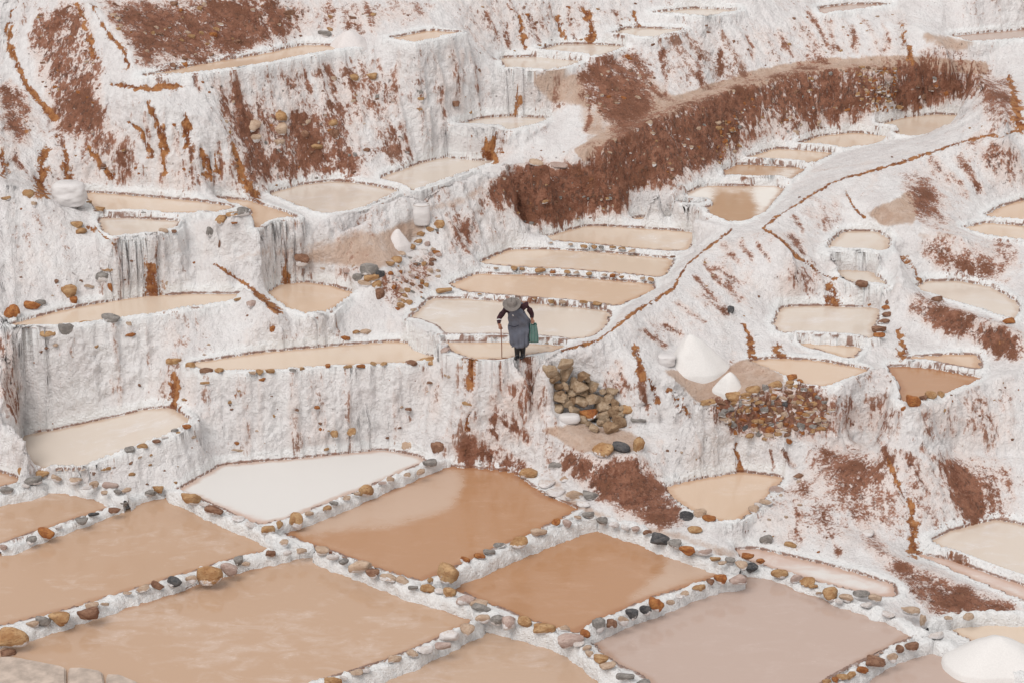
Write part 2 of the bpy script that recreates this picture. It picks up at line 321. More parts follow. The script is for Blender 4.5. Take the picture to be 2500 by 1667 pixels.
# sheet whose rows crowd where the ground is steep
NC, NR = 1150, 880
az = np.linspace(-.315, .315, NC); yy = np.arange(33.5, 103.0, .045)
YY, AZ = np.meshgrid(yy, az)
zz = bil(Z, AZ * YY, YY); dpond = bil(d_in, AZ * YY, YY)
w = np.sqrt(np.gradient(yy)[None] ** 2 + (1.6 * np.gradient(zz, axis=1)) ** 2) / YY
w *= np.where(dpond > .25, .12, 1.0)
wc = np.cumsum(np.pad(w, ((6, 6), (0, 0)), mode='edge'), 0); w = (wc[12:] - wc[:-12])[:w.shape[0]] if (wc[12:] - wc[:-12]).shape[0] == w.shape[0] else w
cw = np.cumsum(w, 1); cw = (cw - cw[:, :1]) / (cw[:, -1:] - cw[:, :1]); tq = np.linspace(0, 1, NR)
VY = np.stack([np.interp(tq, cw[i], yy) for i in range(NC)])        # [col,row]
VX = az[:, None] * VY
V = np.stack([VX, VY, bil(Z, VX, VY)], -1)
def normals(V):
    du = np.gradient(V, axis=0); dv = np.gradient(V, axis=1); n = np.cross(du, dv); n /= np.linalg.norm(n, axis=-1, keepdims=True) + 1e-9
    return np.where(n[..., 2:] < 0, -n, n)
N = normals(V)
# ------------------------------------------------------------------ where the crust is broken: bare earth, ochre seepage, trodden sand (photo outlines, soft edged)
EARTH = [
 (.8,'80,40 150,8 195,8 218,110 242,180 160,235 108,210 60,90'), (.8,'105,200 180,180 235,220 262,330 268,352 240,350 180,300 130,250'), (.75,'120,260 190,290 235,340 255,365 215,330 150,300'),
 (.8,'0,165 40,190 75,270 85,310 62,352 30,330 0,290'), (.85,'222,0 700,0 695,60 640,90 540,130 420,150 318,165 312,130 280,85 240,30'), (.5,'700,0 1000,0 1005,50 860,75 700,95'), (.6,'380,20 420,60 400,140 370,100'),
 (.72,'490,230 560,240 600,230 640,270 720,260 790,290 800,340 832,402 760,396 700,410 605,440 560,390 520,300'), (.42,'380,190 700,150 880,180 860,330 800,280 640,250 500,230'), (.7,'808,172 832,170 845,250 800,262'), (.6,'885,160 930,185 900,260 880,220'), (.5,'950,200 970,210 972,270 955,262'), (.7,'830,330 870,350 860,372'),
 (.62,'1080,140 1108,150 1105,215 1088,190'), (.66,'905,270 960,400 945,402 915,330'),
 (.78,'1325,160 1345,138 1440,110 1472,113 1500,180 1510,245 1460,280 1390,312 1372,240'), (.35,'1240,200 1360,190 1380,240 1300,270'),
 (.9,'1338,358 1420,312 1500,267 1620,225 1700,195 1900,157 2060,150 2262,162 2225,215 2150,245 2000,250 1890,262 1700,270 1640,372 1520,420 1450,442 1395,392'), (.6,'1650,240 2000,240 2010,285 1900,305 1760,330 1640,385'), (.45,'1470,430 1620,380 1640,402 1500,450'),
 (.95,'1090,455 1180,378 1400,382 1442,430 1455,485 1330,503 1240,522 1180,490'), (.66,'1022,480 1095,500 1112,575 1062,600 1028,545'), (.45,'1110,490 1230,530 1220,550 1120,520'),
 (.9,'2228,322 2300,308 2352,345 2352,432 2282,402 2240,372'), (.75,'2285,405 2335,440 2290,455'), (.6,'1990,380 2020,440 2000,450 1980,400'), (.55,'2120,330 2160,400 2150,480 2120,440'),
 (.92,'2080,392 2112,420 2152,480 2192,527 2105,503 2082,455'), (.66,'1800,580 1880,622 1892,692 1802,692 1790,640'), (.62,'2085,540 2240,542 2352,556 2352,602 2300,650 2230,645 2130,612'), (.8,'2120,600 2230,605 2240,635 2140,625'),
 (1.,'2095,672 2230,722 2352,762 2352,832 2250,792 2150,762 2095,722'), (1.,'1605,928 1830,870 1905,893 1912,1000 1822,1005 1750,1015 1682,995'),
 (.88,'1045,1012 1100,1008 1200,1060 1252,1092 1190,1088 1058,1072'), (1.,'1215,1000 1290,1042 1370,1042 1440,1060 1502,1085 1532,1132 1592,1192 1540,1204 1452,1190 1365,1137 1285,1064'), (.75,'1480,1000 1505,1040 1515,1080 1490,1060'),
 (.78,'1838,1025 1950,1030 2002,1080 1962,1172 1900,1102'), (.55,'1960,1040 2030,1100 2020,1160 1980,1120'), (.88,'2168,1040 2232,1060 2292,1180 2200,1192 2178,1120'), (.62,'1985,1140 2045,1162 2022,1212 1960,1195'), (.55,'1880,1130 1930,1240 1905,1270 1870,1160'), (.65,'1970,1170 2010,1230 2000,1250 1962,1210'),
 (.88,'1992,1205 2062,1288 2182,1330 2352,1388 2352,1425 2120,1408 2100,1370 2050,1320 1990,1272'), (.9,'0,750 28,780 42,900 52,965 20,962 0,900'), (.72,'1060,826 1112,838 1095,885 1075,870'), (.66,'1810,1088 1850,1080 1872,1140 1850,1130'),
 (.62,'1392,818 1432,838 1442,922 1400,932 1388,870'), (.62,'1320,812 1350,808 1360,850 1330,850'), (.5,'1150,870 1230,830 1260,900 1240,960 1180,940'), (.55,'1120,900 1210,1010 1190,1020 1110,940'),
 (.58,'1860,60 1900,100 1905,140 1878,100'), (.55,'1790,100 1830,110 1810,165'), (.5,'2190,90 2260,100 2250,150 2100,150 2110,110'), (.8,'1820,140 1860,125 1900,142 1850,158'), (.5,'600,60 700,60 700,100 600,110'),
 (.4,'1680,580 1740,620 1720,680 1660,640'), (.62,'885,640 1000,560 1000,640 900,720'), (.5,'1050,20 1120,60 1150,80 1100,70'), (.5,'1470,100 1500,110 1510,150'), (.75,'0,720 40,715 60,690 20,700'), (.7,'1560,955 1540,965 1660,1003 1680,998 1590,968'),
 (.5,'2085,880 2130,900 2100,960'), (.55,'1000,860 1010,920 1000,960 990,900'), (.6,'360,860 385,850 385,900 370,905'), (.45,'230,870 260,860 240,930'), (.55,'1740,730 1720,810 1700,760'),
 (.65,'2250,165 2340,180 2352,300 2290,290 2240,240'), (.5,'790,600 960,640 950,700 880,690'),
 (0.45,'1820,480 1900,430 1960,440 1940,520 1890,560 1850,540'), (.33,'1470,720 1560,680 1640,600 1700,560 1760,640 1720,720 1600,770 1500,790'), (0.45,'1900,920 2060,900 2070,1000 1920,1000'), (0.37,'2100,930 2352,860 2352,1040 2100,1010'),
 (0.45,'1840,1020 2352,1060 2352,1200 2150,1230 1990,1220 1900,1260'), (0.37,'1090,900 1240,830 1260,960 1200,1010 1090,1000'), (0.40,'100,250 560,370 590,450 110,440'), (0.35,'450,172 1130,90 1170,260 1030,300 880,410 600,440 540,330'), (0.37,'1080,0 1480,0 1480,60 1140,120 1060,70'), (0.31,'1500,70 2100,20 2100,140 1900,140 1500,240'),
 (0.21,'0,430 130,480 300,590 300,680 0,740'), (0.15,'30,760 440,712 640,700 780,780 440,830 400,930 60,985'), (0.17,'400,850 1080,835 1090,1000 880,1035 420,1125'), (0.45,'1100,2 1180,0 1170,60 1080,60'), (0.40,'1690,1200 1810,1095 1890,1180 1920,1270 1770,1260'), (0.35,'1500,985 1690,1010 1700,1080 1530,1115'), (0.40,'1900,420 2130,360 2220,470 2200,520 2100,380 1980,380'), (0.35,'1150,170 1350,170 1330,270 1190,260'),
]
RUST = [
 (22,'103,335 100,385 98,440'), (14,'150,335 158,375 158,412'), (12,'205,335 225,370 255,405'), (12,'340,230 352,262 372,310 382,345'), (8,'365,330 378,400'), (10,'345,245 365,290 372,300'), (12,'422,258 430,290 432,335'), (10,'465,345 482,398'), (7,'492,350 500,395'),
 (16,'528,332 548,370 558,405 565,430 585,455'), (11,'212,10 240,70 282,110 292,150'), (9,'180,10 205,90 212,130'), (8,'40,0 18,40 16,100 42,160 75,215 130,275'), (26,'347,612 347,645 347,668'), (9,'495,605 520,622 560,647 600,680 640,716'), (12,'650,612 655,645'),
 (6,'265,565 240,545 205,520'), (14,'1190,196 1185,230 1180,262'), (16,'1140,322 1130,340 1128,360'), (8,'1198,40 1200,75 1206,108'), (10,'1278,30 1292,50 1290,78'), (15,'1354,28 1356,60 1358,96'), (14,'1458,28 1462,58'), (9,'2072,60 2085,110 2092,138'), (16,'2318,170 2335,230 2342,290'),
 (5,'1942,438 1960,478 1985,500'), (24,'1906,650 1912,672 1915,693'), (9,'1710,745 1722,790 1726,820'), (16,'1782,790 1786,818'), (11,'2068,750 2072,790 2078,820'), (10,'1692,1018 1695,1055 1696,1084'), (11,'2040,1060 2062,1110 2092,1165 2096,1200'), (18,'2092,1190 2098,1230 2100,1262'),
 (13,'1458,793 1468,825 1480,862'), (7,'1500,872 1512,922'), (7,'1528,880 1540,905 1548,935'), (8,'1560,905 1568,925 1575,950'), (13,'405,862 402,900 400,935'), (12,'1068,836 1095,855 1080,880'), (6,'1078,940 1075,985'), (7,'2078,580 2100,612 2114,645'),
 (4,'1290,802 1376,780 1426,740 1486,695 1546,665 1566,620 1606,580 1681,527'), (3.5,'1751,522 1826,470 1916,415 2026,385 2126,355 2226,320 2352,295'), (3,'1756,525 1796,550 1836,590 1876,620 1926,645'), (9,'470,395 482,410'), (8,'300,285 330,310 345,360'), (10,'250,190 330,205 410,200'),
 (8,'50,270 70,300'), (10,'5,345 10,400'), (12,'1110,835 1140,842 1160,832'),
]
SAND = [
 (1.,'1515,842 1600,862 1672,842 1722,822 1802,862 1790,890 1605,926 1570,882'), (.7,'1240,985 1322,966 1450,990 1482,1012 1450,1042 1330,1038'), (1.,'1320,350 1420,291 1500,243 1600,205 1700,173 1800,148 1900,136 2050,130 2180,135 2270,143 2270,174 2180,167 2050,163 1900,169 1800,183 1700,210 1600,243 1500,283 1420,329 1345,374'),
 (.75,'1985,492 2090,436 2112,470 2102,514 2026,518'), (.6,'700,608 800,612 872,622 905,602 945,560 1000,510 960,500 860,535 760,560 690,590'), (.45,'420,600 700,560 1000,470 1170,400 1080,470 900,510 720,590'), (.6,'1190,165 1345,170 1350,250 1260,235 1210,185'), (.6,'2110,65 2190,85 2260,100 2200,120 2120,100'), (.6,'2096,525 2226,542 2180,550 2100,540'),
 (.5,'1500,165 1560,230 1350,330 1320,260'), (.5,'1250,1070 1330,1150 1420,1190 1560,1220 1700,1262 1690,1290 1560,1245 1400,1200 1280,1160'), (.6,'1890,1230 2000,1285 2100,1345 2060,1320 1950,1262'), (.7,'1700,540 1690,530'),
 (.5,'0,1500 320,1550 320,1700 0,1700'),
]
RH, RW = 800, 1400                       # half-size raster with a margin of 112 x 8
def raster(items, blur_px, soft=None):
    A = np.zeros((RH, RW), np.float32)
    for wv, s in items:
        P = pts(s) / 2 + [112, 8]; x0, y0 = np.maximum(P.min(0).astype(int) - 2, 0); x1, y1 = np.minimum(P.max(0).astype(int) + 3, [RW, RH])
        if x1 <= x0 or y1 <= y0: continue
        X, Y = np.meshgrid(np.arange(x0, x1), np.arange(y0, y1)); m = inpoly(X, Y, P)
        A[y0:y1, x0:x1] = np.where(m, np.maximum(A[y0:y1, x0:x1], wv), A[y0:y1, x0:x1])
    for _ in range(2):
        for ax in (0, 1):
            n = blur_px; c = np.cumsum(np.concatenate([np.repeat(np.take(A, [0], ax), n + 1, ax), A, np.repeat(np.take(A, [-1], ax), n, ax)], ax), ax)
            A = (np.take(c, range(2 * n + 1, c.shape[ax]), ax) - np.take(c, range(0, c.shape[ax] - 2 * n - 1), ax)) / (2 * n + 1)
    return A
R_earth = raster([(min(1.1, w_ * 1.25 - .1), q) for w_, q in EARTH], 10); R_sand = raster(SAND, 3)
R_rust = np.zeros((RH, RW), np.float32); R_chan = np.zeros((RH, RW), np.float32)
for wd, s in RUST:
    wd = wd * 1.5 if wd > 6 else wd * 1.15
    P = pts(s) / 2 + [112, 8]; m = wd; x0, y0 = np.maximum((P.min(0) - m).astype(int), 0); x1, y1 = np.minimum((P.max(0) + m).astype(int), [RW, RH])
    X, Y = np.meshgrid(np.arange(x0, x1), np.arange(y0, y1)); P = chaikin(P, False, 2); n = len(P); d = np.full(X.shape, 9.)
    for i in range(n - 1):                                    # seepage widens on its way down
        wl = (wd / 4 + .6) * (.45 + .75 * (i + .5) / (n - 1) if wd > 5 else 1.0); d = np.minimum(d, distpoly(X, Y, P[i:i + 2], False) / wl)
    tgt = R_rust if wd > 6.5 else R_chan
    tgt[y0:y1, x0:x1] = np.maximum(tgt[y0:y1, x0:x1], np.clip((1.0 if wd > 6.5 else 1.15) - d * (.55 if wd > 6.5 else .7), 0, 1))
STREAKS = '10|1661,565 1701,610;10|1651,620 1696,645;12|1666,655 1701,685;10|1611,675 1666,720;8|1826,500 1841,530;8|1891,505 1896,530;10|1821,540 1846,580;12|2181,400 2221,450;14|2201,365 2256,435;14|2146,370 2176,410;12|1926,1035 1956,1085;14|2026,1025 2046,1065;16|2076,1045 2126,1125;14|2116,1030 2156,1065;8|1826,1145 1836,1235;12|1886,1175 1905,1220 1926,1270;12|1796,1035 1826,1070;12|1176,975 1216,1015;9|1140,950 1170,985;9|1125,985 1145,1010;10|915,290 950,370;7|880,250 925,350;8|655,190 660,220;9|450,175 455,210;9|1090,170 1105,215;14|1786,80 1821,130;14|1866,40 1896,100;14|1906,50 1916,125;7|1521,120 1531,215;10|1620,600 1650,650;9|1560,700 1620,740;9|1700,560 1730,600;8|1600,640 1640,690;9|1480,760 1530,790;9|1520,740 1560,765;12|1950,1060 1990,1130;12|1990,1050 2030,1120;9|2050,1090 2070,1150;10|2140,1080 2170,1150;12|2250,1070 2290,1130;10|2310,1080 2330,1140;10|2280,950 2290,1000;9|2180,940 2190,1000;9|2120,950 2130,1000;9|1960,920 1965,980;7|1740,560 1770,600;8|330,260 345,330;9|400,290 412,360;8|505,330 512,400;8|440,340 446,410;9|270,350 300,400;10|30,300 45,380;9|170,440 180,470;10|700,160 708,210;10|760,150 770,200;10|610,190 618,240;9|540,200 548,235;9|870,140 885,200;10|1010,200 1020,270;8|1060,120 1070,190;10|1350,240 1345,300;10|1160,70 1172,110;8|1230,60 1238,100;9|1310,40 1320,90;9|1420,40 1424,80;10|1650,110 1656,160;9|1720,90 1730,140;9|1600,130 1606,190;10|1960,60 1965,120;10|2030,60 2036,120;9|1200,880 1215,940;9|1150,880 1165,930;8|1480,880 1486,930;9|1420,830 1436,880;10|1520,1010 1525,1060;8|1600,1000 1606,1050;9|1770,1040 1776,1085'
for q in STREAKS.split(';'):
    wd, s = q.split('|'); wd = float(wd); P = pts(s) / 2 + [112, 8]; x0, y0 = np.maximum((P.min(0) - wd).astype(int), 0); x1, y1 = np.minimum((P.max(0) + wd).astype(int), [RW, RH])
    X, Y = np.meshgrid(np.arange(x0, x1), np.arange(y0, y1)); R_earth[y0:y1, x0:x1] = np.maximum(R_earth[y0:y1, x0:x1], np.clip(.72 - .28 * distpoly(X, Y, P, False) / (wd / 4 + .8), 0, 1))
def samp(R, u, v):
    i = np.clip(np.round(u / 2 + 112).astype(int), 0, RW - 1); j = np.clip(np.round(v / 2 + 8).astype(int), 0, RH - 1)
    return R[j, i]
# ------------------------------------------------------------------ materials
class NT:
    def __init__(s, name):
        s.m = bpy.data.materials.new(name); s.m.use_nodes = True; s.t = s.m.node_tree; s.t.nodes.clear()
        s.out = s.n('ShaderNodeOutputMaterial'); s.b = s.n('ShaderNodeBsdfPrincipled'); s.l(s.b.outputs[0], s.out.inputs[0])
    def n(s, k, **kw):
        x = s.t.nodes.new(k)
        for a, b in kw.items(): setattr(x, a, b)
        return x
    def l(s, a, b): s.t.links.new(a, b)
    def v(s, x, inp):
        if isinstance(x, (int, float)): inp.default_value = x
        elif isinstance(x, (tuple, list)): inp.default_value = tuple(x) + ((1,) if len(x) == 3 and len(inp.default_value) == 4 else ())
        else: s.l(x, inp)
    def math(s, op, a, b=0, c=0, clamp=False):
        x = s.n('ShaderNodeMath', operation=op); x.use_clamp = clamp
        for q, i in zip((a, b, c), x.inputs): s.v(q, i)
        return x.outputs[0]
    def mix(s, f, a, b):
        x = s.n('ShaderNodeMix', data_type='RGBA'); s.v(f, x.inputs[0]); s.v(a, x.inputs[6]); s.v(b, x.inputs[7]); return x.outputs[2]
    def step(s, x, lo, hi):
        r = s.n('ShaderNodeMapRange', interpolation_type='SMOOTHSTEP'); s.v(x, r.inputs[0]); r.inputs[1].default_value = lo; r.inputs[2].default_value = hi; return r.outputs[0]
    def noise(s, co, scale, detail=4, rough=.55, vec=None, dist=0):
        if vec is not None:
            mp = s.n('ShaderNodeMapping'); s.l(co, mp.inputs[0]); mp.inputs['Scale'].default_value = vec; co = mp.outputs[0]
        x = s.n('ShaderNodeTexNoise'); s.l(co, x.inputs['Vector']); x.inputs['Scale'].default_value = scale; x.inputs['Detail'].default_value = detail; x.inputs['Roughness'].default_value = rough; x.inputs['Distortion'].default_value = dist
        return x.outputs[0]
    def bump(s, h, strength=.5, dist=.03, base=None):
        x = s.n('ShaderNodeBump'); x.inputs['Strength'].default_value = strength; x.inputs['Distance'].default_value = dist; s.l(h, x.inputs['Height'])
        if base is not None: s.l(base, x.inputs['Normal'])
        return x.outputs[0]
    def pos(s): return s.n('ShaderNodeNewGeometry').outputs['Position']
    def objc(s): return s.n('ShaderNodeTexCoord').outputs['Object']
    def rnd(s): return s.n('ShaderNodeObjectInfo').outputs['Random']

def ground_material():
    g = NT('salt_and_earth'); co = g.pos()
    at_ = g.n('ShaderNodeAttribute'); at_.attribute_name = 'mask'; sep = g.n('ShaderNodeSeparateColor'); g.l(at_.outputs['Color'], sep.inputs[0])
    earth, rust, sand = sep.outputs; foot = at_.outputs['Alpha']
    nz = g.n('ShaderNodeNewGeometry'); sx = g.n('ShaderNodeSeparateXYZ'); g.l(nz.outputs['True Normal'], sx.inputs[0]); steep = g.step(sx.outputs[2], .97, .6)
    fa = g.n('ShaderNodeAttribute'); fa.attribute_name = 'flow'; flow = fa.outputs['Fac']; ra = g.n('ShaderNodeAttribute'); ra.attribute_name = 'rim'; rim = ra.outputs['Fac']
    streak = g.noise(co, 1.0, 5, .6, (6.5, 6.5, .95), .4); big = g.noise(co, 1.4, 4, .55); med = g.noise(co, 4.5, 6, .62); fine = g.noise(co, 17, 5, .65); pit = g.noise(co, 9, 3, .6, (1, 1, .55)); ribs = g.noise(co, 1.0, 4, .6, (20, 20, 2.0), .3)
    c = lambda n, k: g.math('MULTIPLY', g.math('SUBTRACT', n, .5), k)
    add = lambda *a: a[0] if len(a) == 1 else g.math('ADD', a[0], add(*a[1:]))
    sl = g.step(sx.outputs[2], .995, .9); st = add(g.math('MULTIPLY', c(streak, 1.5), steep), g.math('MULTIPLY', c(flow, 1.25), g.math('MULTIPLY_ADD', sl, .9, .1)))
    e = add(earth, st, c(med, 1.1), c(fine, .75), c(big, 1.1), c(ribs, 1.1))
    E = g.step(e, .40, .80)
    r = add(rust, c(flow, .6), c(med, 1.3), c(fine, 1.0), c(ribs, .5), g.math('MULTIPLY', earth, c(big, 1.4)))
    R = g.step(r, .42, .70)
    s_ = add(sand, c(med, .5), c(big, .6)); S = g.step(s_, .25, .6)
    salt = g.mix(g.step(big, .35, .68), (.83, .805, .797), (.755, .715, .705))
    salt = g.mix(g.math('MULTIPLY', g.step(streak, .52, .72), .32), salt, (.66, .625, .62)); salt = g.mix(g.math('MULTIPLY', g.math('MULTIPLY', g.step(flow, .52, .85), sl), .42), salt, (.60, .545, .53)); salt = g.mix(g.math('MULTIPLY', g.step(med, .5, .7), .35), salt, (.69, .65, .645))
    salt = g.mix(g.math('MULTIPLY', g.step(fine, .55, .75), .2), salt, (.55, .48, .46))
    salt = g.mix(g.math('MULTIPLY', g.step(add(earth, c(med, .9), c(flow, .7)), .2, .7), .6), salt, (.62, .47, .41))       # salt thinly over earth
    tint = g.noise(co, .9, 3, .6, (1, 1, .6)); salt = g.mix(g.math('MULTIPLY', g.step(add(c(tint, 1.0), c(flow, .5), g.math('MULTIPLY', earth, .5)), .05, .38), .55), salt, (.80, .70, .655))
    salt = g.mix(g.step(add(rim, c(med, .8), c(fine, .5)), .35, .75), salt, (.87, .863, .857))      # fresh crust on the rims
    soil = g.mix(g.step(med, .35, .65), (.165, .062, .036), (.31, .14, .088)); soil = g.mix(g.step(fine, .5, .72), soil, (.38, .205, .14)); soil = g.mix(g.step(big, .5, .68), soil, (.20, .085, .05)); soil = g.mix(g.math('MULTIPLY', g.step(earth, .5, .2), .6), soil, (.36, .225, .17))
    soil = g.mix(g.math('MULTIPLY', g.step(ribs, .55, .75), .25), soil, (.44, .30, .23))
    och = g.mix(g.step(med, .38, .62), (.20, .062, .022), (.42, .19, .075)); och = g.mix(g.step(fine, .55, .75), och, (.50, .30, .17))
    dirt = g.mix(g.step(med, .35, .65), (.50, .335, .24), (.58, .43, .34)); dirt = g.mix(g.math('MULTIPLY', g.step(big, .5, .65), .6), dirt, (.43, .27, .19))
    col = g.mix(g.math('MULTIPLY', S, .9), salt, dirt); col = g.mix(E, col, soil); col = g.mix(R, col, och)
    P_ = g.step(add(pit, g.math('MULTIPLY', fine, .5), g.math('MULTIPLY', earth, .18)), 1.0, 1.07)
    col = g.mix(g.math('MULTIPLY', g.math('MULTIPLY', P_, g.math('MULTIPLY_ADD', steep, .8, .2)), .7), col, (.17, .095, .07))
    F = g.step(add(foot, c(med, .8), c(fine, .4)), .45, .75); col = g.mix(g.math('MULTIPLY', F, .85), col, (.25, .105, .055))
    g.l(col, g.b.inputs['Base Color']); g.b.inputs['Roughness'].default_value = .82; g.b.inputs['Specular IOR Level'].default_value = .25
    h = add(g.math('MULTIPLY', med, 1.6), g.math('MULTIPLY', fine, 1.2), g.math('MULTIPLY', ribs, .5), g.math('MULTIPLY', P_, -.7), g.math('MULTIPLY', E, -.35))
    g.l(g.bump(h, .9, .07), g.b.inputs['Normal'])
    return g.m
def water_material(name, base, pale, patch=.5, crust=(.74, .71, .69), rough=.11, ripple=.0):  # crust: colour of salt crust and of the sky reflection painted on one orange pond
    g = NT(name); co = g.pos(); at_ = g.n('ShaderNodeAttribute'); at_.attribute_name = 'mask'; sep = g.n('ShaderNodeSeparateColor'); g.l(at_.outputs['Color'], sep.inputs[0]); cr, edge, _ = sep.outputs
    big = g.noise(co, .55, 4, .55, None, .6); med = g.noise(co, 2.2, 5, .6); wisp = g.noise(co, 1.0, 6, .66, (1.3, 2.4, 1), .8); fl = g.noise(co, 1.0, 3, .65, (13, 30, 1)); fine = g.noise(co, 30, 3, .6)
    c = lambda n, k: g.math('MULTIPLY', g.math('SUBTRACT', n, .5), k)
    w = g.math('ADD', g.math('ADD', c(big, 1.2), c(wisp, 1.3)), c(med, .6))
    f = g.math('MULTIPLY', g.step(w, -.05, .45), patch)
    col = g.mix(f, base, pale); col = g.mix(g.math('MULTIPLY', g.step(g.math('ADD', w, c(fl, 2.6)), .46, .70), min(1, patch)), col, tuple(min(.8, q * 1.12) for q in pale))
    C = g.step(g.math('ADD', g.math('ADD', cr, c(med, .35)), c(wisp, .55)),  .24, .76); col = g.mix(C, col, crust)  # pale patches: salt crust, and on one orange pond a painted sky reflection
    E = g.step(g.math('ADD', edge, c(med, .9)), .5, 1.0); col = g.mix(g.math('MULTIPLY', E, .65), col, tuple(q * k for q, k in zip(base, (.78, .62, .5))))
    g.l(col, g.b.inputs['Base Color'])
    g.l(g.math('ADD', g.math('MULTIPLY', g.math('ADD', C, g.math('MULTIPLY', f, .35)), .3), rough), g.b.inputs['Roughness'])
    g.b.inputs['IOR'].default_value = 1.33
    h = g.math('ADD', g.math('MULTIPLY', g.noise(co, 1.0, 3, .5, (2.5, 9, 1), .5), .5 + ripple), g.math('MULTIPLY', fine, .04)); g.l(g.bump(h, .25 + ripple, .008), g.b.inputs['Normal'])
    return g.m
def stone_material(name, a, b, cc, salt=.5, saltcol=(.78, .74, .73)):
    g = NT(name); co = g.objc(); rn = g.rnd()
    off = g.n('ShaderNodeVectorMath', operation='ADD'); g.l(co, off.inputs[0]); cv = g.n('ShaderNodeCombineXYZ'); k = g.math('MULTIPLY', rn, 37.0); [g.l(k, cv.inputs[i]) for i in range(3)]; g.l(cv.outputs[0], off.inputs[1]); co2 = off.outputs[0]
    n1 = g.noise(co2, 2.2, 5, .6); n2 = g.noise(co2, 7, 4, .6, (1, 1, 2.5)); n3 = g.noise(co2, 1.6, 4, .6)
    col = g.mix(g.step(n1, .35, .65), a, b); col = g.mix(g.step(n2, .5, .72), col, cc)
    gm = g.n('ShaderNodeNewGeometry'); sx = g.n('ShaderNodeSeparateXYZ'); g.l(gm.outputs['Normal'], sx.inputs[0])
    sz = g.n('ShaderNodeSeparateXYZ'); g.l(g.n('ShaderNodeTexCoord').outputs['Generated'], sz.inputs[0])
    f = g.math('ADD', g.math('ADD', g.math('MULTIPLY', g.math('SUBTRACT', n3, .5), 2.2), g.math('MULTIPLY', g.math('SUBTRACT', .42, sz.outputs[2]), 1.6)), g.math('MULTIPLY_ADD', rn, .5, salt - .85))
    col = g.mix(g.step(f, .1, .28), col, saltcol)
    g.l(col, g.b.inputs['Base Color']); g.b.inputs['Roughness'].default_value = .85; g.b.inputs['Specular IOR Level'].default_value = .2
    g.l(g.bump(g.math('ADD', n2, g.math('MULTIPLY', n1, 1.2)), .8, .05), g.b.inputs['Normal'])
    return g.m
def plain(name, col, rough=.8, var=.2, scale=6, bumpd=.02, vec=None, spec=.3):
    g = NT(name); co = g.objc(); n = g.noise(co, scale, 5, .6, vec)
    g.l(g.mix(g.step(n, .3, .7), tuple(q * (1 - var) for q in col), tuple(min(.85, q * (1 + var)) for q in col)), g.b.inputs['Base Color']); g.b.inputs['Roughness'].default_value = rough; g.b.inputs['Specular IOR Level'].default_value = spec
    g.l(g.bump(n, .5, bumpd), g.b.inputs['Normal']); return g.m
M_GROUND = ground_material()
_p = (.66, .47, .35)
M_WATER = {
 'peach': water_material('water_peach', (0.493, 0.328, 0.222), (0.586, 0.456, 0.374), .75), 'peachpale': water_material('water_pale_peach', (0.502, 0.351, 0.251), (0.586, 0.465, 0.394), .6, ripple=.5),
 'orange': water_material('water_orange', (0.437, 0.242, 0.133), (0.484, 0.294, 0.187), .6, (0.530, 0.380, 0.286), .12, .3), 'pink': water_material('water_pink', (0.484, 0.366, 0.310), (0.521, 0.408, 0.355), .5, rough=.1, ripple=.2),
 'beige': water_material('water_beige', (.66, .535, .425), (.66, .55, .46), .9), 'beigepeach': water_material('water_sandy', (.63, .475, .355), (.66, .53, .43), .75), 'cream': water_material('water_cream', (0.642, 0.560, 0.483), (0.679, 0.627, 0.591), 1.0),
 'beigepatch': water_material('water_half_crusted', (.50, .335, .22), (.6, .45, .34), .6, (.78, .74, .69)), 'white': water_material('water_salt_skin', (.60, .46, .40), (.70, .62, .57), .9, (.685, .66, .635), .3),
}
M_STONE = {
 'ochre': stone_material('stone_ochre', (.36, .19, .085), (.52, .335, .18), (.25, .12, .06), .55), 'tan': stone_material('stone_tan', (.46, .32, .23), (.58, .44, .33), (.36, .23, .16), .75), 'grey': stone_material('stone_grey', (.22, .20, .185), (.36, .33, .305), (.14, .13, .125), .62),
 'dark': stone_material('stone_dark', (.055, .055, .06), (.13, .125, .125), (.2, .18, .17), .4), 'brown': stone_material('stone_brown', (.19, .09, .055), (.33, .19, .125), (.14, .07, .045), .5), 'rust': stone_material('stone_rust', (.30, .10, .035), (.46, .20, .07), (.16, .06, .03), .42),
 'pinkish': stone_material('stone_pinkish', (.42, .30, .26), (.54, .42, .37), (.36, .23, .19), .65), 'white': stone_material('stone_salted', (.66, .6, .57), (.74, .7, .68), (.5, .36, .28), 1.2),
 'heap': stone_material('stone_quarried', (.36, .25, .16), (.50, .385, .275), (.27, .16, .09), -.1), 'heapdark': stone_material('stone_quarried_dark', (.25, .155, .09), (.38, .26, .165), (.17, .09, .05), -.2),
}
# ------------------------------------------------------------------ relief of the ground sheet and its masks
Pn = V.reshape(-1, 3).astype(np.float32); Nn = N.reshape(-1, 3)
dout = bil(d_out, VX, VY).ravel(); din = bil(d_in, VX, VY).ravel(); near = nearz[np.clip(np.round((VY - GY0) / RES).astype(int), 0, NY - 1), np.clip(np.round((VX - GX0) / RES).astype(int), 0, NX - 1)].ravel()
uu, vv, _ = proj(V); uu, vv = uu.ravel(), vv.ravel()
jit = fbm(Pn, (2.2, 2.2, 2.2), 3, 5.1) * 14
m_earth = np.maximum(samp(R_earth, uu + jit, vv + .7 * jit), .11); jf = fbm(Pn, (7, 7, 3), 3, 61.) * 15
m_rust = samp(R_rust, uu + jit * .35 + jf, vv + jf * .6); m_rust = np.maximum(m_rust, samp(R_chan, uu + jf * .3, vv + jf * .2)); m_sand = samp(R_sand, uu + jit * .4, vv + jit * .2)
steep = np.clip((1 - Nn[:, 2]) * 2.2, 0, 1.7)
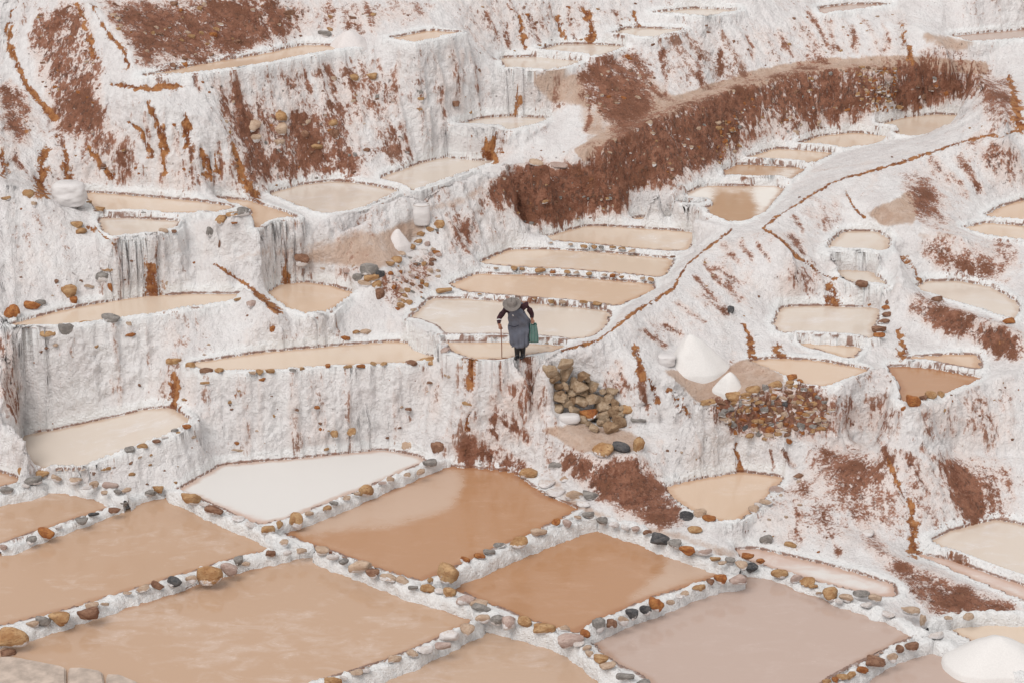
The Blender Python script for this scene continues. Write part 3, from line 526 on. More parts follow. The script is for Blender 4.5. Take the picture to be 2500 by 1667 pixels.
amp = np.clip(np.maximum(dout, np.where(near > -50, np.abs(Pn[:, 2] - near) * .8, 0)) / .4, .15, 1) * np.clip(1 - din / .05, .0, 1) * (.35 + .65 * np.minimum(steep, 1)) * (1 - .85 * np.clip(m_sand, 0, 1))
ribs = fbm(Pn, (3.2, 3.2, .45), 4); lump = fbm(Pn, (1.6, 1.6, 1.6), 3, 9.7); mid = fbm(Pn, (5.5, 5.5, 4.0), 3, 3.3); fin = fbm(Pn, (17, 17, 13), 2, 1.7)
rid = 1 - 2 * np.abs(fbm(Pn, (4.0, 4.0, 2.2), 3, 21.0))
ek = np.clip((m_earth - .3) / .4, 0, 1)
flow = bil(FLOW, VX, VY).ravel(); flow = np.clip(flow, -2.6, 2.6)
disp = .05 * ribs * np.minimum(steep, 1) + (.036 - .018 * ek) * flow * np.clip(steep * 1.6, .12, 1) + .085 * np.clip(bil(GULLY, VX, VY).ravel(), -2.2, 1.6) * np.clip(steep * 2.2, .05, 1) * (1 - .7 * np.clip((steep - .9) / .6, 0, 1)) + .08 * lump + (.075 + .04 * ek) * mid + (.034 - .014 * ek) * fin + .045 * ek * rid - .05 * np.clip(fbm(Pn, (6, 6, 3.2), 2, 40.) - .25, 0, 1) - .03 * ek
disp -= .08 * np.clip(m_rust, 0, 1) * np.clip(dout / .3, 0, 1)
Vd = (Pn + Nn * (disp * amp * (1 - .45 * ek))[:, None]).reshape(NC, NR, 3)
zfl = near.reshape(NC, NR) + .03; Vd[..., 2] = np.where((dout.reshape(NC, NR) < .24) & (din.reshape(NC, NR) < .01) & (zfl > -50), np.maximum(Vd[..., 2], zfl), Vd[..., 2])
Nd = normals(Vd)
hz = Vd[..., 2].ravel() - near; wet = np.where(hz > -.03, np.clip(1 - hz / .13, 0, 1), 0) * np.clip(1.25 - dout / .2, 0, 1) * (np.abs(Pn[:, 2] - near) < .3)
RIMV = np.clip(1.15 - dout / .45, 0, 1) * np.clip(1.2 - np.abs(hz) / .4, 0, 1)
MASK = np.stack([m_earth, m_rust, m_sand, wet], -1).astype(np.float32)
idx = np.arange(NC * NR, dtype=np.int32).reshape(NC, NR)
FQ = np.stack([idx[:-1, :-1], idx[1:, :-1], idx[1:, 1:], idx[:-1, 1:]], -1).reshape(-1, 4)
# drop ground that lies deep under the middle of a pond
deep = (din > .45); FQ = FQ[~deep[FQ].all(1)]
fc_u = uu[FQ].mean(1); fc_v = vv[FQ].mean(1); f_pond = din[FQ].mean(1) > .02
fid = np.full(len(FQ), -1, np.int32)
# name: label, outline in the photo
TWALLS = [
 ('white crusted terrace wall topped by a row of ochre stones above the white pond', '400,842 500,852 640,853 850,838 960,834 1010,818 1078,826 1092,870 1085,1000 990,1056 880,1038 505,1076 410,1128 215,1085 215,1062 300,1030 402,996 444,966 405,934'),
 ('tall smooth white terrace wall with grey and ochre boulders on top at the left', '30,756 60,762 200,748 320,730 440,712 640,700 660,722 780,778 790,790 600,806 432,832 400,850 402,934 340,936 55,985 40,940'),
 ('high white salt bank rising behind the long narrow pond at the left edge', '0,422 85,437 265,565 500,605 560,672 450,674 320,679 150,708 20,742 0,745'),
 ('thick white bastion of salt and ochre boulders under the two small upper left ponds', '235,545 272,556 325,552 400,530 415,510 485,490 580,474 590,565 510,584 330,592 268,566'),
 ('long smooth salt ridge wall running from the white bastion up to the brown mound', '592,530 745,499 940,442 1060,404 1170,368 1182,398 940,472 600,557'),
 ('salt streaked stone wall with ochre coping stones left of the four stepped ponds', '885,622 940,572 1010,508 1032,560 1000,660 935,735 900,722'),
 ('broad white and brown streaked cliff below the long thin upper pond', '320,180 450,174 750,122 890,102 1063,78 1135,92 1152,180 1182,262 1100,270 1025,296 980,368 870,408 770,414 612,445 580,420 530,330 450,262'),
 ('low white wall holding up the small round pond under the rust streak', '1025,300 1100,306 1176,305 1264,277 1310,360 1182,392 1140,364 1040,357'),
 ('long white wall standing above the upper end of the dirt path', '1480,112 1500,92 1580,70 1710,28 1870,40 1905,138 1800,158 1700,182 1600,215 1515,248 1510,180'),
 ('square white wall below the topmost pond at the upper right', '1880,36 1956,27 2052,14 2088,60 2096,140 1908,142'),
 ('white wall above the pond in the upper right corner', '2070,0 2352,0 2352,66 2178,82 2110,60'), ('short white wall under the pond in the upper right corner', '2236,100 2352,93 2352,160 2262,152 2250,120'),
 ('dark brown earth and rubble bank under the dirt path', '1345,364 1425,318 1505,272 1605,235 1705,202 1805,176 1900,163 2050,156 2260,168 2240,266 2151,262 2076,269 1966,302 1886,311 1700,368 1655,392 1500,440 1455,440 1400,388'),
 ('rough brown dry stone wall in front of the two salt cones', '1600,925 1640,915 1700,905 1765,890 1830,866 1845,882 1906,894 1912,1002 1826,1007 1751,1017 1676,997 1611,958'),
 ('tall white wall with a peaked end beside the dry stone wall', '1906,892 2010,852 2030,840 2066,890 2075,935 2090,1020 1960,1014 1912,1002'), ('white wall with an ochre boulder at its corner at the right edge', '2075,935 2176,907 2265,870 2352,850 2352,1046 2150,1036 2092,1022'),
 ('white wall behind the bowl shaped pond below the stone heap', '1496,982 1576,980 1691,1010 1700,1080 1601,1099 1528,1118 1505,1040'), ('ribbed white buttress on the right side of the bowl shaped pond', '1690,1204 1722,1182 1768,1138 1802,1096 1850,1082 1890,1180 1925,1272 1850,1272 1765,1250'),
 ('white slope streaked with brown below the winding channel ridge', '1450,745 1495,700 1560,660 1620,580 1690,532 1760,540 1800,600 1792,700 1776,745 1720,820 1660,812 1560,770 1480,800'), ('thick white bank in front of the five upper right ponds', '1705,518 1760,492 1820,415 1866,378 1930,346 2056,318 2105,322 2250,270 2270,300 2126,350 2020,382 1916,412 1826,466 1751,518'),
 ('white wall around the little oval pond at the right', '2046,532 2062,550 2072,640 2060,672 2040,662 2003,624 1908,619 1898,590 1996,597 2041,577'), ('white cliff with ochre seepage streaks above the middle top ponds', '1080,0 1480,0 1490,30 1440,62 1400,80 1356,100 1228,118 1150,128 1130,80'),
 ('dark brown earth bank at the top left above the long thin pond', '225,0 1000,0 1000,68 890,86 823,104 700,100 600,122 318,172 290,100'), ('white and rust streaked spur running down the upper left', '90,0 220,0 290,100 316,176 450,262 530,330 580,420 592,450 450,455 350,445 200,438 120,310 60,180 20,90'),
 ('steep brown mound in front of the lower end of the path', '1090,455 1180,378 1400,384 1442,432 1458,490 1440,502 1345,512 1240,545 1180,505'), ('brown clay hump under the two top centre ponds', '1190,170 1250,166 1340,142 1440,110 1475,112 1505,180 1512,246 1420,296 1345,340 1310,300 1266,270 1215,190'),
]
for k, (lab, s) in enumerate(TWALLS):
    P = pts(s); b0, b1 = P.min(0), P.max(0); q = np.where((fid < 0) & ~f_pond & (fc_u > b0[0]) & (fc_u < b1[0]) & (fc_v > b0[1]) & (fc_v < b1[1]))[0]
    q = q[inpoly(fc_u[q], fc_v[q], P)]; fid[q] = k
VF = Vd.reshape(-1, 3)
def sub_mesh(name, faces):
    used, inv = np.unique(faces, return_inverse=True)
    me = mesh_np(name, VF[used], inv.reshape(-1, 4), M_GROUND); a = me.attributes.new('mask', 'FLOAT_COLOR', 'POINT'); a.data.foreach_set('color', MASK[used].ravel())
    a = me.attributes.new('rim', 'FLOAT', 'POINT'); a.data.foreach_set('value', RIMV[used].astype(np.float32)); a = me.attributes.new('flow', 'FLOAT', 'POINT'); a.data.foreach_set('value', (flow[used] * .17 + .5).astype(np.float32))
    return me
tag(obj('hillside', sub_mesh('hillside', FQ[fid < 0])), 'terraced hillside of white salt crust and red brown earth', kind='structure')
twall = {}
for k, (lab, s) in enumerate(TWALLS):
    f = FQ[fid == k]
    if len(f) < 10: print('empty', lab); continue
    nm = 'earth_bank' if ('earth' in lab or 'mound' in lab or 'hump' in lab) else 'terrace_wall'
    twall[k] = tag(obj(nm, sub_mesh(nm, f)), lab, 'earth bank' if nm == 'earth_bank' else 'wall', 'banks and walls of the terraces', 'thing')

# ------------------------------------------------------------------ water of the ponds
CRUST_REFLECTION = raster([(1., '520,1040 985,1035 985,1060 640,1205 400,1130'), (.75, '1520,1262 1560,1266 1700,1314 1600,1335 1440,1398 1405,1400 1440,1375 1470,1340 1530,1300'), (.3,'500,1105 590,1095 580,1125 660,1140 660,1165 540,1150'), (.75, '660,1225 700,1195 1025,1068 1080,1080 1062,1140 1035,1175 960,1200 880,1215 790,1225 720,1235'), (.9, '1540,425 1810,425 1750,520 1705,515 1745,490 1722,440 1640,440 1640,470 1600,485 1545,470'), (.9, '1795,385 1855,386 1820,415 1660,412 1770,402'),  # second outline: sky reflection painted into the colour of the nearer orange pond
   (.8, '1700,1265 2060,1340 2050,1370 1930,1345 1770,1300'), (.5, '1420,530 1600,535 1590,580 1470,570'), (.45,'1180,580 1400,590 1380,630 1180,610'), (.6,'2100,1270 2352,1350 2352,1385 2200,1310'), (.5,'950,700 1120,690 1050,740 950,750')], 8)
for k, (name, (z, kind, rh, rw, s)) in enumerate(PONDS.items()):
    P, pl = pond_poly[name]; st = .1 if z < 0 else .14
    x = np.arange(P[:, 0].min() - .2, P[:, 0].max() + .2 + st, st); y = np.arange(max(30, P[:, 1].min() - .2), P[:, 1].max() + .2 + st, st); X, Y = np.meshgrid(x, y)
    ins = inpoly(X, Y, P); d = distpoly(X, Y, P); keep = (ins | (d < .15)) & (low_gap(name, X, Y) > -.13)
    ii = np.arange(X.size).reshape(X.shape); cell = keep[:-1, :-1] & keep[1:, :-1] & keep[1:, 1:] & keep[:-1, 1:]
    F = np.stack([ii[:-1, :-1], ii[:-1, 1:], ii[1:, 1:], ii[1:, :-1]], -1)[cell]
    if not len(F): continue
    W = np.stack([X, Y, pl[0] * X + pl[1] * Y + pl[2]], -1).reshape(-1, 3); used, inv = np.unique(F, return_inverse=True)
    me = mesh_np('pond_water', W[used], inv.reshape(-1, 4), M_WATER[kind]); pu, pv, _ = proj(W[used]); a = me.attributes.new('mask', 'FLOAT_COLOR', 'POINT')
    dd = np.where(ins, d, 0).ravel()[used]; mk = np.stack([samp(CRUST_REFLECTION, pu, pv) if kind in ('white', 'orange', 'beigepatch', 'beige', 'cream') else np.zeros(len(used)), np.clip(1 - dd / .35, 0, 1), dd * 0, dd * 0 + 1], -1).astype(np.float32)
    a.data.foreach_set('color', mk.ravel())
    tag(obj('pond_water', me), kind='structure')
# ------------------------------------------------------------------ visible surface lookup (photo point -> point on what stands there)
SW, SH = 1176, 784
class Surf:
    def __init__(s): s.z = np.full((SH, SW), 1e9); s.p = np.zeros((SH, SW, 3)); s.n = np.zeros((SH, SW, 3)); s.n[..., 2] = 1
    def add(s, P, N):
        u, v, d = proj(P); i = np.round(u / 2).astype(int); j = np.round(v / 2).astype(int); o = np.argsort(-d)
        o = o[(i[o] >= 0) & (i[o] < SW) & (j[o] >= 0) & (j[o] < SH)]; z2 = np.full((SH, SW), 1e9); p2 = np.zeros((SH, SW, 3)); n2 = np.zeros((SH, SW, 3))
        z2[j[o], i[o]] = d[o]; p2[j[o], i[o]] = P[o]; n2[j[o], i[o]] = N[o]; m = z2 < s.z
        s.z[m] = z2[m]; s.p[m] = p2[m]; s.n[m] = n2[m]
    def fill(s):
        for _ in range(2):
            for ax, k in ((0, 1), (0, -1), (1, 1), (1, -1)):
                z2 = np.roll(s.z, k, ax); m = z2 < s.z - .5; s.z[m] = z2[m]; s.p[m] = np.roll(s.p, k, ax)[m]; s.n[m] = np.roll(s.n, k, ax)[m]
    def __call__(s, u, v):
        i = int(np.clip(round(u / 2), 1, SW - 2)); j = int(np.clip(round(v / 2), 1, SH - 2)); k = 0
        while s.z[j, i] > 1e6 and k < 60: k += 1; j = min(j + 1, SH - 1) if k < 30 else max(j - 2, 0)
        return Vector(s.p[j, i]), Vector(s.n[j, i]), s.z[j, i] / FPX
SURF = Surf(); SURF.add(Vd.reshape(-1, 3), Nd.reshape(-1, 3))

# ------------------------------------------------------------------ stones
def ico(sub):
    bm = bmesh.new(); bmesh.ops.create_icosphere(bm, subdivisions=sub, radius=1); v = np.array([q.co[:] for q in bm.verts]); f = np.array([[q.index for q in x.verts] for x in bm.faces]); bm.free(); return v, f
ICO2, ICO3 = ico(2), ico(3)
def rock(seed, facets, soft, rough):
    r = np.random.default_rng(seed); v, f = ICO3; n = r.normal(size=(facets, 3)); n /= np.linalg.norm(n, axis=1, keepdims=True); h = r.uniform(.62, 1.0, facets)
    n = np.vstack([n, np.eye(3), -np.eye(3)]); h = np.r_[h, np.full(6, 1.02)]
    dd = v @ n.T; rad = h / np.maximum(dd, 1e-3); rr = (np.where(dd > 1e-3, rad, 99) ** -soft).sum(1) ** (-1 / soft)
    P = v * rr[:, None]; P = P * (1 + rough * fbm(P, (2.2,) * 3, 3, seed * 3.7))[:, None]
    P -= (P.max(0) + P.min(0)) / 2; return P / (P.max(0) - P.min(0)), f         # unit box
ROUND = [rock(k, 9, 9, .16) for k in range(7)]; ANGLE = [rock(50 + k, 7, 60, .02) for k in range(9)]; SLAB = [rock(80 + k, 7, 16, .12) for k in range(5)]
_sm = {}
def stone_mesh(shape, k, colour):
    key = (shape, k, colour)
    if key not in _sm:
        P, f = {'round': ROUND, 'angle': ANGLE, 'slab': SLAB}[shape][k]; _sm[key] = mesh_np('stone', P, f, M_STONE[colour], True)
        if shape == 'angle':
            try: _sm[key].set_sharp_from_angle(angle=math.radians(12))
            except Exception: pass
    return _sm[key]
def stone(name, u, v, w, h, colour, parent=None, shape=None, sink=.25, base=None):
    """a stone w x h photo points large whose middle shows at (u, v)"""
    p, n, sc = SURF(u, v + .3 * h)
    if base is not None: p = Vector(at(u, v + .3 * h, base)); sc = (p - Vector((0, 0, CAMH))).length / FPX; n = Vector((0, 0, 1))
    shape = shape or ('slab' if w > 2.2 * h else 'round'); lst = {'round': ROUND, 'angle': ANGLE, 'slab': SLAB}[shape]
    o = obj(name, stone_mesh(shape, random.randrange(len(lst)), colour)); W, Hh = w * sc * .92, h * sc * .92
    o.scale = (W, W * random.uniform(.6, .95) if shape != 'slab' else W * random.uniform(.5, .8), Hh)
    o.rotation_euler = (random.uniform(-.12, .12), random.uniform(-.15, .15), random.uniform(-.45, .45) + (math.pi if random.random() < .5 else 0))
    q = Vector((p.x, p.y, p.z)) + Vector((0, .0, Hh * (.5 - sink))) + Vector((n.x, n.y, 0)) * -.3 * W
    if parent is not None: o.parent = parent; q = q - parent.location
    o.location = q
    return o

# ------------------------------------------------------------------ low walls between the ponds: a salt crusted body with its stones
# z of crest, foot z, half width, outline, stones 'u,v,w,h,colour', label
LOW = [
 (-2.2,-2.55,.2,'0,1262 -120,1300|0,1262 31,1253 72,1236 106,1221 150,1208 187,1194 225,1178 262,1167 285,1152 300,1146 343,1134 385,1126','8,1250,20,14,grey 72,1233,28,18,grey 107,1215,46,28,rust 187,1191,36,18,grey 215,1177,28,8,dark 262,1169,30,10,brown 284,1148,26,16,grey 346,1125,28,16,grey 363,1116,32,22,ochre 135,1207,20,8,white','low white pond wall at the far left with grey stones and one rust coloured stone'),
 (-2.0,-2.4,.2,'-80,1150 0,1133 50,1126 90,1112 110,1106','17,1119,32,14,grey 60,1112,20,8,white','short white pond wall at the left edge carrying one flat grey stone'),
 (-1.95,-2.35,.3,'48,1085 85,1092 130,1096 180,1103 230,1112 270,1126 290,1142','55,1080,40,26,ochre 77,1098,46,18,grey 97,1084,42,12,ochre 130,1091,26,18,tan 172,1101,36,14,tan 215,1105,24,20,grey 255,1110,42,18,pinkish 270,1124,20,12,grey 240,1128,18,10,tan 290,1120,26,12,tan 200,1115,30,8,white','wide stony pond wall of mixed ochre and grey stones under the left terrace'),
 (-2.1,-2.5,.17,'385,1124 430,1140 480,1168 530,1188 580,1208 605,1222 655,1243 690,1254','440,1136,50,30,ochre 493,1166,50,18,brown 615,1211,38,22,ochre 652,1240,22,16,tan 545,1186,34,10,white 470,1153,28,10,white 575,1200,30,12,white','white pond wall with an ochre boulder, left of the white pond'),
 (-2.05,-2.45,.17,'612,1211 650,1203 700,1186 760,1163 850,1123 920,1093 1000,1060 1040,1043','644,1197,18,26,ochre 680,1180,34,48,ochre 710,1175,22,12,grey 752,1160,22,16,ochre 768,1151,26,12,grey 796,1139,20,14,tan 841,1116,36,32,ochre 880,1105,22,8,grey 897,1094,22,16,tan 935,1086,20,14,dark 965,1077,24,16,tan 987,1058,36,22,grey 820,1130,18,10,tan','white pond wall with one tall upright ochre stone right of the white pond'),
 (-2.2,-2.68,.21,'-80,1485 0,1462 60,1444 120,1424 200,1398 270,1374 340,1353 420,1328 500,1300 560,1286 640,1268 690,1254 722,1260','27,1452,72,48,ochre 75,1427,32,18,tan 100,1417,38,28,grey 140,1409,58,30,ochre 203,1401,54,34,brown 212,1387,34,14,tan 240,1384,22,8,tan 293,1360,22,8,tan 328,1348,36,16,tan 363,1336,34,20,brown 401,1328,42,22,dark 440,1322,30,22,tan 482,1305,68,46,ochre 526,1296,44,32,pinkish 549,1279,26,22,grey 565,1291,20,10,tan 621,1265,28,16,brown 693,1260,26,14,tan 660,1266,22,10,white','long white pond wall at the left with a big rounded ochre boulder in its middle'),
 (-2.15,-2.6,.19,'722,1262 770,1280 820,1298 870,1319 930,1343 990,1361 1040,1376 1090,1396','740,1259,38,20,tan 765,1274,34,14,white 790,1285,26,14,grey 827,1291,58,30,tan 855,1311,38,24,brown 893,1321,42,16,tan 924,1328,38,14,tan 949,1345,26,10,grey 983,1345,36,16,ochre 1010,1352,26,14,white 1033,1352,38,22,ochre 1069,1369,48,26,pinkish','pond wall packed with tan stones between the two orange ponds and the largest peach pond'),
 (-2.2,-2.72,.19,'1088,1394 1112,1415 1160,1422 1200,1433 1260,1451 1310,1470 1340,1486 1360,1510 1400,1535 1450,1560 1500,1590','1100,1378,50,24,tan 1105,1390,50,18,grey 1108,1413,38,22,tan 1143,1415,34,26,grey 1171,1421,40,34,pinkish 1205,1420,38,30,ochre 1250,1436,56,26,ochre 1295,1437,32,12,tan 1310,1460,66,28,pinkish 1349,1483,26,14,tan 1353,1497,22,14,tan 1380,1509,38,16,ochre 1398,1526,42,12,tan 1437,1548,48,18,grey 1478,1562,34,22,grey 1330,1475,30,12,white 1370,1500,34,10,white','curving pond wall of rounded stones running down to the bottom edge of the photo'),
 (-2.15,-2.6,.16,'992,1334 1040,1314 1100,1287 1150,1264 1200,1245 1260,1220 1320,1197 1376,1184','988,1326,16,20,dark 1030,1300,60,50,ochre 1069,1279,26,14,rust 1102,1272,28,14,rust 1124,1262,32,14,grey 1147,1248,32,8,grey 1191,1239,46,26,ochre 1236,1216,42,16,tan 1277,1193,24,16,rust 1303,1193,24,20,grey 1327,1185,20,10,tan 1351,1176,32,14,grey','clean white wall between the two orange ponds with a large ochre rock at one end'),
 (-2.35,-2.74,.17,'1340,1450 1370,1437 1420,1414 1470,1394 1510,1380 1560,1360 1610,1342 1660,1327 1712,1324','1344,1448,28,20,rust 1376,1422,34,38,grey 1405,1423,26,24,brown 1430,1415,30,26,tan 1453,1400,36,30,dark 1482,1390,30,26,dark 1508,1377,40,36,rust 1539,1377,22,14,tan 1560,1366,20,10,white 1572,1359,22,10,grey 1606,1345,36,16,ochre 1631,1331,22,14,brown 1656,1321,36,28,rust 1695,1323,46,20,pinkish','pond wall of dark and orange stones between the orange pond and the large pink pond'),
 (-2.2,-2.65,.24,'1376,1186 1410,1199 1460,1214 1520,1238 1580,1260 1640,1280 1700,1300','1384,1190,30,18,grey 1411,1198,28,12,white 1437,1206,24,12,white 1460,1210,22,14,pinkish 1486,1218,24,8,brown 1516,1231,46,26,dark 1550,1245,36,18,grey 1578,1256,42,22,rust 1620,1264,38,16,pinkish 1642,1279,28,12,ochre 1600,1262,18,12,white 1677,1282,28,16,grey 1703,1293,32,16,tan 1660,1290,22,8,tan','pond wall with a black and white stone above the right side of the orange pond'),
 (-2.52,-2.88,.24,'1700,1304 1760,1312 1800,1322 1850,1342 1900,1362 1950,1380 2000,1398 2050,1418 2100,1442 2140,1456','1725,1298,36,18,dark 1717,1273,32,14,rust 1745,1283,22,12,rust 1789,1309,44,24,ochre 1829,1323,36,16,pinkish 1854,1331,40,20,ochre 1868,1342,24,10,grey 1907,1355,38,30,ochre 1942,1366,36,18,tan 1925,1376,24,10,white 1979,1360,42,8,grey 2010,1366,32,18,tan 1990,1385,30,10,white 2091,1397,46,22,tan 2040,1408,34,12,white 1880,1358,18,10,tan','broad stone studded wall between the narrow white pond and the large pink pond'),
 (-2.6,-3.05,.17,'1890,1585 1915,1572 1950,1556 1985,1531 2020,1509 2060,1487 2100,1477 2150,1466','1900,1560,24,18,grey 1918,1556,18,14,rust 1935,1549,32,16,ochre 1953,1543,28,18,ochre 1979,1530,30,18,rust 2012,1513,50,24,brown 2048,1501,28,26,tan 2067,1481,22,22,brown 2095,1479,36,18,brown 2030,1515,24,10,white','pond wall of brown stones at the lower right corner'),
 (-2.25,-2.72,.18,'640,1620 720,1570 780,1561 830,1546 880,1531 930,1511 980,1488 1020,1466 1070,1442 1112,1420','765,1557,44,26,ochre 818,1541,36,10,tan 840,1535,24,8,white 907,1508,36,18,tan 947,1494,32,14,tan 1033,1450,48,28,white 1018,1477,42,18,pinkish 975,1487,44,14,white 1071,1440,40,24,tan 790,1552,22,10,white','white pond wall at the bottom centre with pale stones along it'),
 (-2.65,-3.05,.34,'2105,1452 2160,1468 2220,1488 2290,1518 2352,1545 2440,1578','2150,1455,40,14,white 2270,1498,24,10,tan','broad smooth white salt bank below the salt cone in the right corner'),
 (-2.6,-3.0,.14,'2130,1436 2150,1422 2180,1414 2220,1410 2280,1404 2352,1408 2440,1415','2178,1414,22,14,tan 2223,1410,28,18,tan 2120,1412,18,40,tan','thin white rim behind the salt cone in the right corner'),
 (.62,.36,.11,'1240,556 1280,560 1330,566 1400,572 1450,578 1500,584 1565,592','1341,564,20,10,ochre 1364,565,16,10,grey 1381,566,14,9,grey 1407,565,16,10,ochre 1428,569,20,8,ochre 1451,575,22,9,tan 1310,560,12,6,tan 1545,588,14,6,brown 1265,557,10,5,tan','thin white divider under the topmost stepped pond dotted with grey and ochre stones'),
 (.52,.26,.11,'1092,621 1140,619 1200,622 1260,626 1330,632 1400,637 1450,642 1512,650','1180,614,18,10,ochre 1199,615,14,8,ochre 1241,617,28,9,ochre 1270,623,14,7,rust 1303,622,18,9,ochre 1324,624,16,7,tan 1353,627,16,8,ochre 1388,629,14,8,tan 1408,630,18,10,rust 1428,634,14,7,ochre 1476,637,14,8,tan 1495,639,18,12,ochre 1140,614,14,7,tan','white divider with an even row of small ochre stones, second from the top'),
 (.42,.16,.12,'995,682 1060,678 1110,683 1180,688 1250,693 1330,699 1406,709','1020,664,42,14,ochre 1266,689,16,14,ochre 1291,691,18,10,grey 1341,691,22,8,grey 1371,696,24,8,ochre 1396,698,12,8,tan 1102,674,12,6,ochre 1227,685,10,6,ochre','white divider just behind the bending woman, with a few single stones'),
 (.29,.1,.09,'985,770 1020,776 1080,777 1150,780 1230,786 1310,790','1135,771,10,8,pinkish 1255,786,12,5,tan 1205,782,10,5,tan','thin flat white divider beside the legs of the woman'),
]
def sweep(name, zc, zf, hw, line, seed, lab):
    L = pts(line.split('|')[-1]); W = at(L[:, 0], L[:, 1], zc - .12); W = chaikin(W, False, 2); seg = np.r_[0, np.cumsum(np.linalg.norm(np.diff(W, axis=0), axis=1))]
    n = max(8, int(seg[-1] / .045)); t = np.linspace(0, seg[-1], n); C = np.stack([np.interp(t, seg, W[:, k]) for k in range(3)], 1); T = np.gradient(C, axis=0); T[:, 2] = 0; T /= np.linalg.norm(T, axis=1, keepdims=True)
    S = np.stack([T[:, 1], -T[:, 0], 0 * t], 1); a = np.linspace(-1, 1, 17); hx = np.sign(a) * np.abs(a) ** .8 * 1.25; hz = 1 - np.abs(a) ** 3.2
    ends = np.clip(np.minimum(t, t[-1] - t) / .2 + .3, 0, 1)[:, None]
    V = C[:, None] + S[:, None] * (hw * .84 * hx)[None, :, None] * ends[..., None]; V[..., 2] = zf - .1 + ((zc + .02 - zf) * hz)[None] * ends ** .3
    P = V.reshape(-1, 3); big = fbm(P, (2.6,) * 3, 3, seed); nz = fbm(P, (7.5,) * 3, 3, seed + 9); A = np.c_[P[:, 0] - np.repeat(C[:, 0], 17), P[:, 1] - np.repeat(C[:, 1], 17), np.full(len(P), .12)]; A /= np.linalg.norm(A, axis=1, keepdims=True)
    P = P + A * (hw * .45 * big + .075 * nz + .016 * fbm(P, (20,) * 3, 2, seed))[:, None]
    i = np.arange(n * 17).reshape(n, 17); F = np.stack([i[:-1, :-1], i[1:, :-1], i[1:, 1:], i[:-1, 1:]], -1).reshape(-1, 4)
    o0 = Vector(P.mean(0)); me = mesh_np(name, P - np.array(o0), F, M_GROUND); wet = np.clip(1 - (P[:, 2] - zf - .04) / .1, 0, 1)
    at_ = me.attributes.new('mask', 'FLOAT_COLOR', 'POINT'); at_.data.foreach_set('color', np.stack([np.full(len(P), .04), 0 * wet, 0 * wet, wet * .5], 1).astype(np.float32).ravel()); at_ = me.attributes.new('rim', 'FLOAT', 'POINT'); at_.data.foreach_set('value', np.full(len(P), .8, np.float32)); at_ = me.attributes.new('flow', 'FLOAT', 'POINT'); at_.data.foreach_set('value', np.full(len(P), .38, np.float32))
    o = obj(name, me); o.location = o0; SURF.add(P, np.tile([0, 0, 1.], (len(P), 1)))
    return tag(o, lab, 'wall', 'low walls between the ponds', 'thing')
lows = [(sweep('low_wall', zc, zf, hw, ln, k * 5.3, lab), st, zc) for k, (zc, zf, hw, ln, st, lab) in enumerate(LOW)]
SURF.fill()
for o, st, zc in lows:
    for q in st.split():
        u, v, w, h, c = q.split(','); c = random.choice(('tan', 'tan', 'ochre', 'pinkish', c)) if c in ('grey', 'dark') and float(w) < 25 else c; stone('stone', float(u), float(v), float(w), float(h), c, o, base=zc - .01, sink=.46 if float(w) > 34 else .56)
# ------------------------------------------------------------------ stones bedded in the terrace walls and banks (parts of them)
def put(parent, s, **kw):
    for q in s.split():
        u, v, w, h, c = q.split(','); stone('stone', float(u), float(v), float(w), float(h), c, parent, **kw)
put(twall[0], '400,833,44,20,ochre 432,843,26,20,ochre 470,853,34,12,brown 505,853,24,12,ochre 542,859,34,10,ochre 575,853,22,10,tan 597,852,22,12,ochre 599,863,26,14,rust 620,851,24,12,ochre 647,854,22,12,tan 675,854,18,10,grey 694,847,14,10,ochre 735,846,30,10,ochre 753,840,14,12,rust 762,848,20,8,brown 800,840,24,8,ochre 830,837,24,9,rust 858,837,20,9,ochre 882,833,18,10,ochre 945,834,30,16,brown 987,829,50,20,ochre 1030,822,20,12,tan 1012,815,24,10,grey 1025,803,26,14,pinkish 1022,790,20,14,white 735,990,24,16,rust 770,993,20,22,ochre 802,988,24,20,ochre 587,990,24,12,tan 735,972,12,8,brown 1072,927,30,14,ochre 985,897,22,8,tan 990,877,14,8,brown 925,936,14,8,tan 940,935,20,8,brown 748,1033,24,8,ochre 548,1034,34,12,tan 545,1020,14,12,rust 475,879,28,8,ochre 530,942,18,6,brown 630,958,10,14,ochre 425,917,16,8,ochre 728,935,16,10,rust 1078,965,12,18,rust 945,1027,58,38,tan 1003,1032,36,36,brown 440,995,18,12,tan 400,990,26,12,ochre 428,978,24,12,rust 358,1012,22,10,brown 330,1026,28,12,ochre 300,1033,28,14,grey 280,1043,32,16,grey 322,1050,24,12,tan 350,1040,18,10,ochre 300,1065,16,10,brown 240,1074,32,14,ochre 215,1080,22,12,brown 380,1004,18,8,white 398,985,18,10,grey 260,1062,18,12,white 345,1068,14,8,ochre 300,1090,18,10,ochre')
put(twall[1], '155,755,44,36,grey 202,748,48,30,ochre 260,730,48,22,grey 100,767,42,22,ochre 305,769,30,12,rust 295,747,20,18,tan 445,706,26,12,pinkish 577,699,30,18,pinkish 546,688,26,8,ochre 625,755,16,20,rust 820,763,20,12,ochre 795,777,26,12,rust 840,765,28,14,tan 350,800,26,8,white 92,805,20,10,brown 75,830,10,6,rust 222,796,18,10,ochre 132,793,14,10,tan')
put(twall[2], '15,720,32,30,rust 42,713,26,42,rust 75,704,42,22,rust 97,695,28,18,grey 165,670,40,34,ochre 172,690,22,20,rust 237,637,42,28,grey 245,622,44,10,ochre 257,665,12,32,rust 60,444,40,18,ochre 10,459,26,12,ochre 77,470,16,20,tan 180,517,34,20,ochre 187,532,26,16,ochre 130,648,12,10,brown 205,660,26,12,tan 300,600,14,8,brown')
